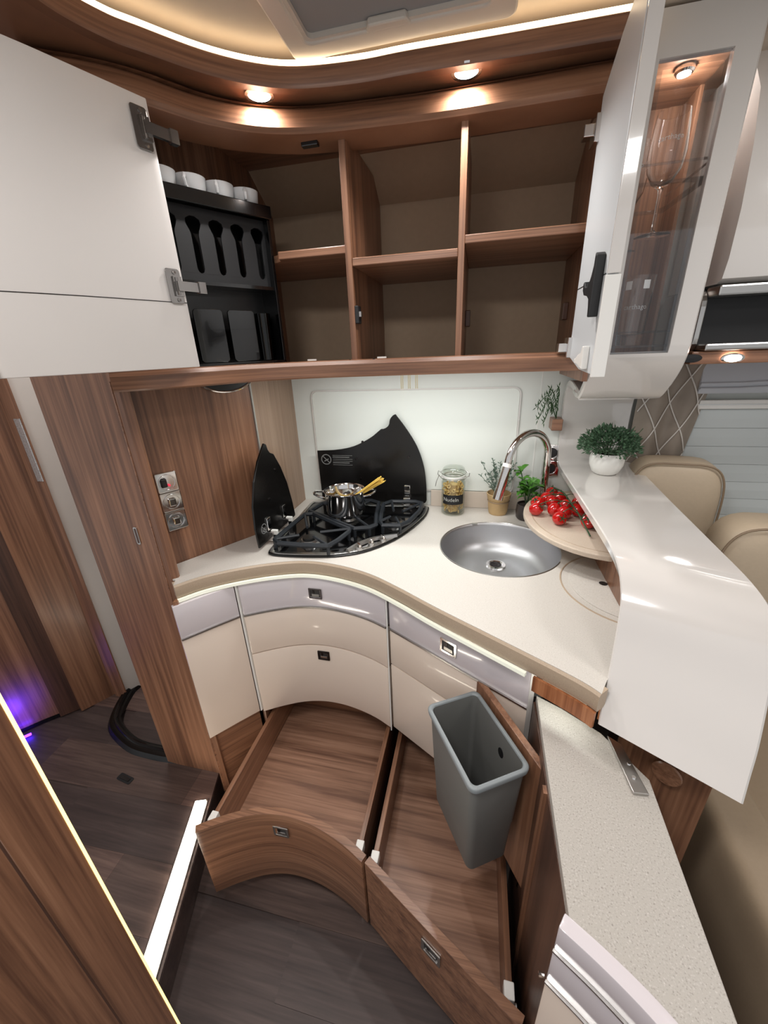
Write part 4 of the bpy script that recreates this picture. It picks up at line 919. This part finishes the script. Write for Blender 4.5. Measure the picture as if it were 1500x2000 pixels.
# ---- sockets
def socket_plate(parent, M, s, kind):
    f = obj('plate', MB().prism(rrect(-s, s, -s, s, .004, 3), 0, .007, M), 'chrome', parent, bevel=.002)
    obj('ring', ring([(s * .8 * math.cos(2 * PI * k / 28), s * .8 * math.sin(2 * PI * k / 28)) for k in range(28)], [(s * .70 * math.cos(2 * PI * k / 28), s * .70 * math.sin(2 * PI * k / 28)) for k in range(28)], .007, .0095, M), 'chrome', f, bevel=.0006)
    if kind == 'switch': obj('rocker', MB().box(-s * .35, s * .35, -s * .42, s * .42, .007, .013, M @ Matrix.Rotation(.12, 4, 'X')), 'chrome', f, bevel=.003)
    elif kind == 'lamp':
        obj('rocker', MB().box(-s * .6, -s * .05, -s * .45, s * .45, .007, .014, M), 'dark_metal', f, bevel=.003); obj('pilot_lamp', MB().lathe([(1e-4, .014), (.003, .013), (.0036, .007)], (0, 0, 0), 12, M @ Matrix.Translation((s * .1, -s * .3, 0))), 'red_lamp', f, smooth=True)
    else: obj('socket_well', MB().lathe([(s * .62, .0072), (s * .6, .0076), (1e-4, .0076)], (0, 0, 0), 24, M), 'socket_dark', f)
sp_ = thing('switch_panel', 'three chrome switches in a column on left wooden wall', 'switch panel', (-.85, -.55, 1.02))
pc = LW0 + lt_ * .2985
for z, k in ((1.172, 'lamp'), (1.114, 'switch'), (1.056, 'switch')): socket_plate(sp_, frame_mat((pc.x + ln.x * .0005, pc.y + ln.y * .0005, z), (-lt_.x, -lt_.y, 0), (0, 0, 1), (ln.x, ln.y, 0)), .0285, k)
s2 = thing('socket_panel', 'two chrome wall sockets behind the faucet', 'socket panel', (.264, -.001, 1.05))
for z in (1.138, 1.081): socket_plate(s2, UPR((.264, -.0005, z)), .028, 'socket')
rv = thing('round_wall_fitting', 'half hidden round chrome-rimmed fitting under the overhead cabinet', 'fitting', (-.728, -.361, 1.395))
cpt = LW0 + lt_ * .072; MR = frame_mat((cpt.x + ln.x * .0005, cpt.y + ln.y * .0005, 1.452), (-lt_.x, -lt_.y, 0), (0, 0, 1), (ln.x, ln.y, 0))
arc_ = [(.092 * math.cos(a), .056 * math.sin(a)) for a in [math.radians(200 + 140 * k / 20) for k in range(21)]]
obj('disc', MB().prism([(p[0] * .95, p[1] * .95) for p in arc_], 0, .004, MR), 'black_satin', rv)
obj('rim', MB().tube([MR @ Vector((p[0], p[1], .004)) for p in arc_], .0035, 8), 'chrome', rv, smooth=True)

# ================================================================== BASE UNITS
Lf = [(-.782, -.7145), (-.765, -.693), (-.722, -.640), (-.676, -.5865)]
Mf = cr([(-.668, -.579), (-.61, -.545), (-.545, -.515), (-.479, -.500), (-.41, -.500), (-.345, -.511), (-.28, -.531), (-.224, -.5575)], 6)
Rf = [(-.213, -.563), (-.10, -.630), (.02, -.702), (.139, -.7725)]
def front(parent, path, z0, z1, mat, name, th=.016, label=None): return obj(name, MB().sweep(path, [(-th, z0), (0, z0), (0, z1), (-th, z1)]), mat, parent, smooth=True, bevel=.0015, label=label)
def chrome_line(parent, path, z): return obj('trim_line', MB().sweep(path, [(.0, z - .0028), (.004, z - .0022), (.004, z + .0022), (.0, z + .0028)]), 'satin_metal', parent, smooth=True)
def pull(parent, c, tdir, s=.019, mat='chrome'):
    n = (tdir[1], -tdir[0], 0); M = frame_mat(c, (tdir[0], tdir[1], 0), (0, 0, 1), n)
    f = obj('pull', ring(rrect(-s * 1.15, s * 1.15, -s, s, .002, 2), rrect(-s * .85, s * .85, -s * .68, s * .68, .0015, 2), 0, .003, M), mat, parent, bevel=.0006)
    obj('pull_recess', MB().box(-s * .85, s * .85, -s * .68, s * .68, -.001, .0006, M), 'socket_dark', f)
    obj('pull_button', MB().box(-s * .62, s * .62, -s * .60, -s * .12, .0006, .0022, M), 'satin_metal', f, bevel=.0006)
    obj('pull_hook', MB().box(-s * .5, -s * .15, -s * .12, s * .5, .0006, .002, M), 'dark_metal', f)
    return f
u1 = thing('corner_cabinet', 'narrow curved cream base cabinet beside the wooden post', 'cabinet', (-.73, -.65, 0))
b1 = front(u1, Lf, .756, .866, 'lavender_front', 'band'); chrome_line(b1, Lf, .757)
front(u1, Lf, .362, .752, 'beige_front', 'door')
obj('plinth', MB().sweep(Lf, [(-.03, .0), (-.012, .0), (-.012, .358), (-.03, .358)]), 'wood_curve', u1, smooth=True)
obj('gap_strip', MB().prism([(-.6745, -.585), (-.6715, -.5815), (-.6715, -.57), (-.6745, -.573)], .36, .868), 'white_plastic', u1)
obj('filler_strip', MB().prism([(-.799, -.655), (-.785, -.706), (-.776, -.698), (-.787, -.645)], 0, .877), 'wood_v', u1)
u2 = thing('curved_drawer_unit', 'concave cream drawer unit with lowest drawer pulled out', 'drawer unit', (-.45, -.6, 0))
b2 = front(u2, Mf, .756, .866, 'lavender_front', 'drawer_front'); chrome_line(b2, Mf, .754)
f2 = front(u2, Mf, .604, .749, 'beige_front', 'drawer_front'); f3 = front(u2, Mf, .352, .600, 'beige_front', 'drawer_front')
pull(b2, (-.459, -.4995, .806), (1, 0)); pull(f3, (-.456, -.4995, .562), (1, 0), .018, 'dark_metal')
for x in (-.2185,): obj('gap_strip', MB().box(x - .0015, x + .0015, -.570, -.562, .355, .868), 'white_plastic', u2)
# pulled-out curved drawer
PO = -.365
DF = [(p[0], p[1] + PO) for p in cr([(-.672, -.583), (-.61, -.545), (-.545, -.515), (-.479, -.500), (-.41, -.500), (-.345, -.511), (-.28, -.531), (-.222, -.557)], 6)]
d_ = obj('drawer_box_front', MB().sweep(DF, [(-.019, .05), (0, .05), (0, .332), (-.019, .332)]), 'wood_curve', u2, smooth=True, bevel=.001)
obj('top_edging', MB().sweep(DF, [(-.0185, .332), (-.0005, .332), (-.0005, .3335), (-.0185, .3335)]), 'wood_shelf', d_, smooth=True)
pull(d_, (-.475, -.8652, .262), (1, 0), .020, 'satin_metal')
for (x, yf) in ((-.655, -.898), (-.238, -.885)): 
    s = obj('drawer_side', MB().box(x - .0065, x + .0065, yf, -.535 + .15, .16, .318), 'wood_depth', u2, bevel=.001)
    obj('slide_clip', MB().box(x - .010, x + .010, yf - .012, yf + .014, .296, .324), 'white_plastic', s, bevel=.002)
    obj('clip_pin', MB().lathe([(.006, 0), (.006, .016), (1e-4, .017)], (x, yf - .008, .288), 12, Matrix.Rotation(PI / 2, 4, 'Y')), 'white_plastic', s, smooth=True)
flr = [(p[0], p[1] + .02) for p in DF]; flr = [p for p in flr if -.65 < p[0] < -.243]
obj('drawer_floor', MB().prism([(-.65, flr[0][1])] + flr + [(-.243, flr[-1][1]), (-.243, -.40), (-.65, -.40)], .196, .204), 'wood_drawer', u2)
obj('drawer_back', MB().box(-.65, -.243, -.40, -.388, .196, .32), 'wood_h', u2)
u3 = thing('straight_drawer_unit', 'angled cream drawer unit with long lowest drawer pulled out', 'drawer unit', (-.04, -.67, 0))
b3 = front(u3, Rf, .756, .866, 'lavender_front', 'drawer_front'); chrome_line(b3, Rf, .757); chrome_line(b3, Rf, .8635)
f4 = front(u3, Rf, .629, .750, 'beige_front', 'drawer_front'); f5 = front(u3, Rf, .366, .625, 'beige_front', 'drawer_front')
rt = (.857, -.515); pull(b3, (-.0395, -.6672, .806), rt, .021)
obj('end_panel', MB().prism([(.139, -.7725), (.150, -.770), (.150, -.45), (.139, -.45)], .05, .872), 'white_gloss', u3)
R2 = [(-.214, -.922), (-.12, -.974), (-.02, -1.028), (.075, -1.078), (.135, -1.108)]
d2_ = obj('drawer_box_front', MB().sweep(R2, [(-.019, .05), (0, .05), (0, .332), (-.019, .332)]), 'wood_h', u3, bevel=.001)
obj('top_edging', MB().sweep(R2, [(-.0185, .332), (-.0005, .332), (-.0005, .3335), (-.0185, .3335)]), 'wood_shelf', d2_)
pull(d2_, (-.040, -1.0178, .262), (.88, -.475), .022, 'satin_metal')
for (x, yf) in ((-.194, -.900), (.118, -1.062)):
    s = obj('drawer_side', MB().box(x - .0065, x + .0065, yf, -.40, .16, .318), 'wood_depth', u3, bevel=.001)
    obj('slide_clip', MB().box(x - .010, x + .010, yf - .012, yf + .014, .296, .324), 'white_plastic', s, bevel=.002)
    obj('clip_pin', MB().lathe([(.006, 0), (.006, .016), (1e-4, .017)], (x, yf - .008, .288), 12, Matrix.Rotation(PI / 2, 4, 'Y')), 'white_plastic', s, smooth=True)
obj('drawer_floor', MB().prism([(-.189, -.915), (.113, -1.075), (.113, -.40), (-.189, -.40)], .196, .204), 'wood_drawer', u3)
obj('drawer_back', MB().box(-.189, .113, -.40, -.388, .196, .32), 'wood_h', u3)
for x in (-.217, .130): obj('slide_rail', MB().box(x - .004, x + .004, -.86 - (.12 if x > 0 else 0), -.40, .15, .20), 'dark_metal', u3)
obj('rail_glint', MB().box(-.2145, -.213, -.80, -.62, .20, .215), 'satin_metal', u3)
# carcass behind the drawers
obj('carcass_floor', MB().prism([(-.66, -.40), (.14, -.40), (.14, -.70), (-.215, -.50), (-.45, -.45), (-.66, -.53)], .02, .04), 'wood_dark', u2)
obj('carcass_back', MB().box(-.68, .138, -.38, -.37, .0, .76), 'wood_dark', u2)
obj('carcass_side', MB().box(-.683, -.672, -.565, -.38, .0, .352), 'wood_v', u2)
# ---- waste bin on its swing panel
wpn = thing('bin_carrier', 'wooden swing-out panel carrying the grey waste bin', 'panel', (.09, -.81, .36))
P0, P1 = Vector((.032, -.712)), Vector((.151, -.911)); pd = (P1 - P0).normalized(); pn = Vector((pd.y, -pd.x))
if pn.x > 0: pn = -pn
obj('panel', MB().prism([tuple(P0), tuple(P1), tuple(P1 - pn * .014), tuple(P0 - pn * .014)], .36, .757), 'wood_v', wpn, bevel=.001)
obj('mounting_rail', MB().prism([tuple(P1 - pn * .014 - pd * .03), tuple(P1 - pn * .014), tuple(P1 - pn * .018), tuple(P1 - pn * .018 - pd * .03)], .30, .757), 'dark_metal', wpn)
pr_ = None
for i in range(5):
    for k in range(3):
        c = P1 - pn * (.003 + k * .005) + pd * .0005
        M = frame_mat((c.x, c.y, .735 - i * .07 - (.02 if k == 1 else 0)), (pn.x, pn.y, 0), (0, 0, 1), (pd.x, pd.y, 0))
        obj('rivet', MB().lathe([(.0016, 0), (.001, .0012), (1e-4, .0014)], (0, 0, 0), 6, M), 'chrome', wpn)
bc = (P0 + P1) / 2 + pn * .073; bz0, bz1 = .445, .745
MBn = frame_mat((bc.x, bc.y, 0), (pd.x, pd.y, 0), (pn.x, pn.y, 0), (0, 0, 1))
if MBn.to_3x3().determinant() < 0: MBn = frame_mat((bc.x, bc.y, 0), (pd.x, pd.y, 0), (-pn.x, -pn.y, 0), (0, 0, 1))
bn = thing('waste_bin', 'open grey plastic waste bin hanging above the drawer', 'bin', (bc.x, bc.y, bz0))
def loft(levels):
    mb = MB(); m = len(levels[0][0]); v = []
    for poly, z in levels: v += [MBn @ Vector((p[0], p[1], z)) for p in poly]
    f = [(i * m + k, i * m + (k + 1) % m, (i + 1) * m + (k + 1) % m, (i + 1) * m + k) for i in range(len(levels) - 1) for k in range(m)]
    f += [tuple(range(m)), tuple(range((len(levels) - 1) * m, len(levels) * m))]
    return mb.add(v, f)
RR = lambda a, b, r: rrect(-a, a, -b, b, r, 5)
obj('body', loft([(RR(.080, .044, .012), bz0), (RR(.084, .048, .014), bz0 + .006), (RR(.088, .053, .014), bz0 + .12), (RR(.0895, .0535, .014), bz0 + .125), (RR(.096, .060, .014), bz1 - .014), (RR(.0935, .0575, .012), bz1 - .002), (RR(.092, .056, .012), bz1 - .01), (RR(.080, .045, .011), bz0 + .012)]), 'bin_grey', bn, smooth=True, flat_angle=50)
obj('rim', loft([(RR(.0965, .0605, .014), bz1 - .014), (RR(.101, .065, .016), bz1 - .012), (RR(.102, .066, .016), bz1 - .002), (RR(.100, .064, .015), bz1), (RR(.094, .058, .012), bz1), (RR(.0925, .0565, .012), bz1 - .003)]), 'bin_rim', bn, smooth=True, flat_angle=60)
for o_ in [o for o in bn.children if o.name.startswith('rim')]:
    me = o_.data; bm = bmesh.new(); bm.from_mesh(me); bmesh.ops.delete(bm, geom=[f for f in bm.faces if len(f.verts) > 8], context='FACES'); bm.to_mesh(me); bm.free()
for o_ in [o for o in bn.children if o.name.startswith('body')]:
    me = o_.data
obj('hang_slot', MB().lathe([(.009, 0), (.009, .001), (1e-4, .001)], (0, 0, 0), 16, MBn @ Matrix.Translation((.02, .0545 if (MBn @ Vector((0, .05, 0)) - Vector((P0.x, P0.y, 0))).length < (MBn @ Vector((0, -.05, 0)) - Vector((P0.x, P0.y, 0))).length else -.0545, .690)) @ Matrix.Rotation(PI / 2 if (MBn @ Vector((0, .05, 0)) - Vector((P0.x, P0.y, 0))).length < (MBn @ Vector((0, -.05, 0)) - Vector((P0.x, P0.y, 0))).length else -PI / 2, 4, 'X') @ Matrix.Diagonal((1, 1.4, 1, 1))), 'black_matte', bn)
# ---- pull-out extension with stone top
ex_ = thing('pullout_extension', 'pulled-out worktop extension with pale stone slab and curved front', 'worktop extension', (.23, -.98, 0))
slab = [(.154, -.775), (.20, -.80), (.262, -.845), (.318, -.925), (.316, -1.00), (.309, -1.262), (.215, -1.196), (.150, -1.146)]
obj('slab', MB().prism(slab, .782, .80), 'slab_stone', ex_, bevel=.0015)
obj('side_board', MB().box(.150, .162, -1.14, -.775, .06, .781), 'wood_dark', ex_)
obj('side_board', MB().box(.300, .312, -1.22, -.94, .06, .781), 'wood_dark', ex_)
obj('inner_stile', MB().box(.144, .150, -.97, -.955, .06, .781), 'wood_v', ex_)
EF = cr([(.142, -1.142), (.19, -1.172), (.235, -1.206), (.275, -1.248), (.30, -1.30)], 6)
def efr(z0, z1, mat, nm): return obj(nm, MB().sweep(EF, [(-.004, z0), (.016, z0), (.016, z1), (-.004, z1)]), mat, ex_, smooth=True, bevel=.002)
efr(.754, .808, 'lavender_front', 'front_top'); efr(.668, .752, 'lavender_front', 'front_band'); efr(.06, .664, 'beige_front', 'front_panel')
for z in (.753, .666): obj('trim_line', MB().sweep(EF, [(.016, z - .002), (.0195, z - .0016), (.0195, z + .0016), (.016, z + .002)]), 'satin_metal', ex_, smooth=True)
obj('bracket', MB().prism([(.270, -.853), (.290, -.868), (.306, -.955), (.282, -.957)], .8005, .806), 'satin_metal', ex_, bevel=.001)
for y in (-.905, -.93): obj('screw', MB().lathe([(.004, .806), (.003, .808), (1e-4, .808)], (.291, y, 0), 10), 'chrome', ex_)
obj('side_bolt', MB().lathe([(.004, 0), (.004, .008), (1e-4, .009)], (.146, -1.12, .58), 10, Matrix.Rotation(-PI / 2, 4, 'Y')), 'chrome', ex_)

# ================================================================== LOUNGE ON THE RIGHT
def superbox(c, s, e=.35, nu=28, nv=18, M=None):
    """rounded cushion block; s = half sizes"""
    mb = MB(); sg = lambda a, p: math.copysign(abs(a) ** p, a); rows = []
    for i in range(nv + 1):
        v = -PI / 2 + PI * i / nv; rows.append([(s[0] * sg(math.cos(v), e) * sg(math.cos(2 * PI * k / nu), e), s[1] * sg(math.cos(v), e) * sg(math.sin(2 * PI * k / nu), e), s[2] * sg(math.sin(v), e)) for k in range(nu + 1)])
    Mt = Matrix.Translation(c) @ (M or Matrix.Identity(4))
    return mb.grid([[Mt @ Vector(p) for p in r] for r in rows])
def cushion(name, label, c, s, rz, e=.42):
    t = thing(name, label, 'seat', (c[0], c[1], c[2] - s[2]), rz)
    o = obj('pad', superbox((0, 0, s[2]), s, e), 'leather', t, world=False); weld(o)
    pts = []
    sg = lambda a, p: math.copysign(abs(a) ** p, a)
    for k in range(33):
        a = PI * k / 32; pts.append((s[0] * .97 * sg(math.cos(a), e), -s[1] * .80, s[2] + s[2] * 1.0 * sg(math.sin(a), e) * .985))
    obj('piping', MB().tube(pts, .003, 6), 'seam', t, world=False, smooth=True)
    return t
cushion('seat_back', 'cream leather seat back behind the potted bush', (.60, -.115, .93), (.125, .075, .225), math.radians(-8))
cushion('seat_back', 'cream leather seat back at right picture edge', (.80, -.335, .78), (.165, .085, .275), math.radians(-8))
sf = thing('bench_seat', 'cream leather bench in shadow behind the bar apron', 'bench', (.85, -.65, 0))
o = obj('seat_cushion', superbox((.90, -.75, .46), (.40, .38, .085), .3), 'leather_shaded', sf); weld(o)
o = obj('side_bolster', superbox((.56, -.80, .44), (.06, .34, .16), .35), 'leather_shaded', sf); weld(o)
obj('base', MB().box(.52, 1.30, -1.10, -.30, 0.0, .38), 'wood_dark', sf)
ob = thing('lounge_cabinet', 'white curved overhead cabinet above the lounge window', 'cabinet', (.9, -.15, 1.43))
cp = [(-.02, 2.04), (-.20, 2.03), (-.262, 1.95), (-.290, 1.85), (-.305, 1.74), (-.306, 1.65), (-.298, 1.612), (-.28, 1.604), (-.02, 1.604)]
MX = frame_mat((.52, 0, 0), (0, 1, 0), (0, 0, 1), (1, 0, 0))
obj('front', MB().prism(cp, 0, 1.3, MX), 'white_gloss', ob, smooth=True, flat_angle=40)
obj('metal_trim', MB().box(.52, 1.82, -.30, -.24, 1.578, 1.600), 'satin_metal', ob, bevel=.004)
obj('niche', MB().box(.52, 1.82, -.23, -.02, 1.478, 1.578), 'black_matte', ob)
obj('metal_trim', MB().box(.52, 1.82, -.30, -.22, 1.462, 1.478), 'satin_metal', ob, bevel=.004)
obj('valance', MB().box(.50, 1.82, -.29, -.02, 1.432, 1.461), 'wood_h', ob, bevel=.003)
obj('end_plate', MB().prism(rrect(.02, .26, 1.45, 1.60, .04), 0, .012, frame_mat((.508, 0, 0), (0, -1, 0), (0, 0, 1), (1, 0, 0))), 'satin_metal', ob, bevel=.002)
ls = spot('spotlight', (.585, -.2935, 1.4445), 'oval spotlight in the valance below the lounge cabinet', 1.2, .024)
ls.rotation_euler = (math.radians(-78), 0, 0); ls.scale = (1, .45, 1)
obj('speaker_slot', MB().lathe([(1e-4, .003), (.022, .002), (.024, 0)], (0, 0, 0), 20, UPR((.50, -.2905, 1.446)) @ Matrix.Diagonal((1, .4, 1, 1))), 'black_matte', ob, smooth=True)
# curtain with cord net
cu = thing('curtain', 'grey curtain with white corded diamond pattern at lounge window', 'curtain', (.60, -.04, .90))
def cy(x, z): return -.045 + .012 * math.sin(x * 62 + z * 2) + .004 * math.sin(x * 31)
rows_ = []
for i in range(25):
    z = 1.425 - .60 * i / 24; xr = .692 - .055 * (i / 24) ** 1.0 * 1.6; rows_.append([(.49 + (xr - .49) * k / 30, cy(.49 + .2 * k / 30, z), z) for k in range(31)])
obj('cloth', MB().grid(rows_), 'curtain_cloth', cu, smooth=True)
for sgn in (-1, 1):
    for j in range(-5, 9):
        pts = []
        for k in range(60):
            t = k / 59; z = 1.425 - .56 * t; xr = .692 - .088 * (1.425 - z) / .60
            x = .49 + .072 * j + sgn * .47 * (1.425 - z) + (.035 if sgn > 0 else .0)
            if .491 <= x <= xr: u = (x - .49) / (xr - .49); pts.append((x, cy(.49 + .2 * u, z) - .004, z))
        if len(pts) > 3: obj('cord', MB().tube(pts, .0018, 5), 'cord_white', cu, smooth=True)
bl = thing('window_blind', 'pale pleated blind pulled down over the lounge window', 'blind', (1.1, -.02, .55))
pz = [1.285 - .0575 * i for i in range(13)]
p0 = None
for i, z in enumerate(pz):
    if p0 is None: p0 = obj('pleat', MB().prism([(-.020, z), (-.0215, z - .028), (-.020, z - .0565), (-.018, z - .0565), (-.018, z)], 0, 1.0, frame_mat((.60, 0, 0), (0, 1, 0), (0, 0, 1), (1, 0, 0))), 'blind_cloth', bl)
    else: share(p0, bl, Matrix.Translation((0, 0, z - pz[0])), 'pleat')
obj('head_rail', MB().box(.60, 1.6, -.035, -.015, 1.288, 1.315), 'white_plastic', bl, bevel=.002)
obj('head_line', MB().box(.60, 1.6, -.0365, -.034, 1.300, 1.303), 'satin_metal', bl)
ro_ = thing('roman_shade', 'folded pale fabric shade above the lounge blind', 'shade', (1.1, -.04, 1.32))
obj('fold', MB().prism([(-.02, 1.43), (-.05, 1.43), (-.062, 1.36), (-.055, 1.335), (-.02, 1.34)], 0, 1.0, frame_mat((.64, 0, 0), (0, 1, 0), (0, 0, 1), (1, 0, 0))), 'roman_cloth', ro_, bevel=.004)
for z, y in ((1.352, -.064), (1.366, -.062)): obj('fold_edge', MB().tube([(.64 + .1 * k, y, z + (.004 if k == 2 else 0)) for k in range(11)], .003, 6), 'roman_cloth', ro_, smooth=True)
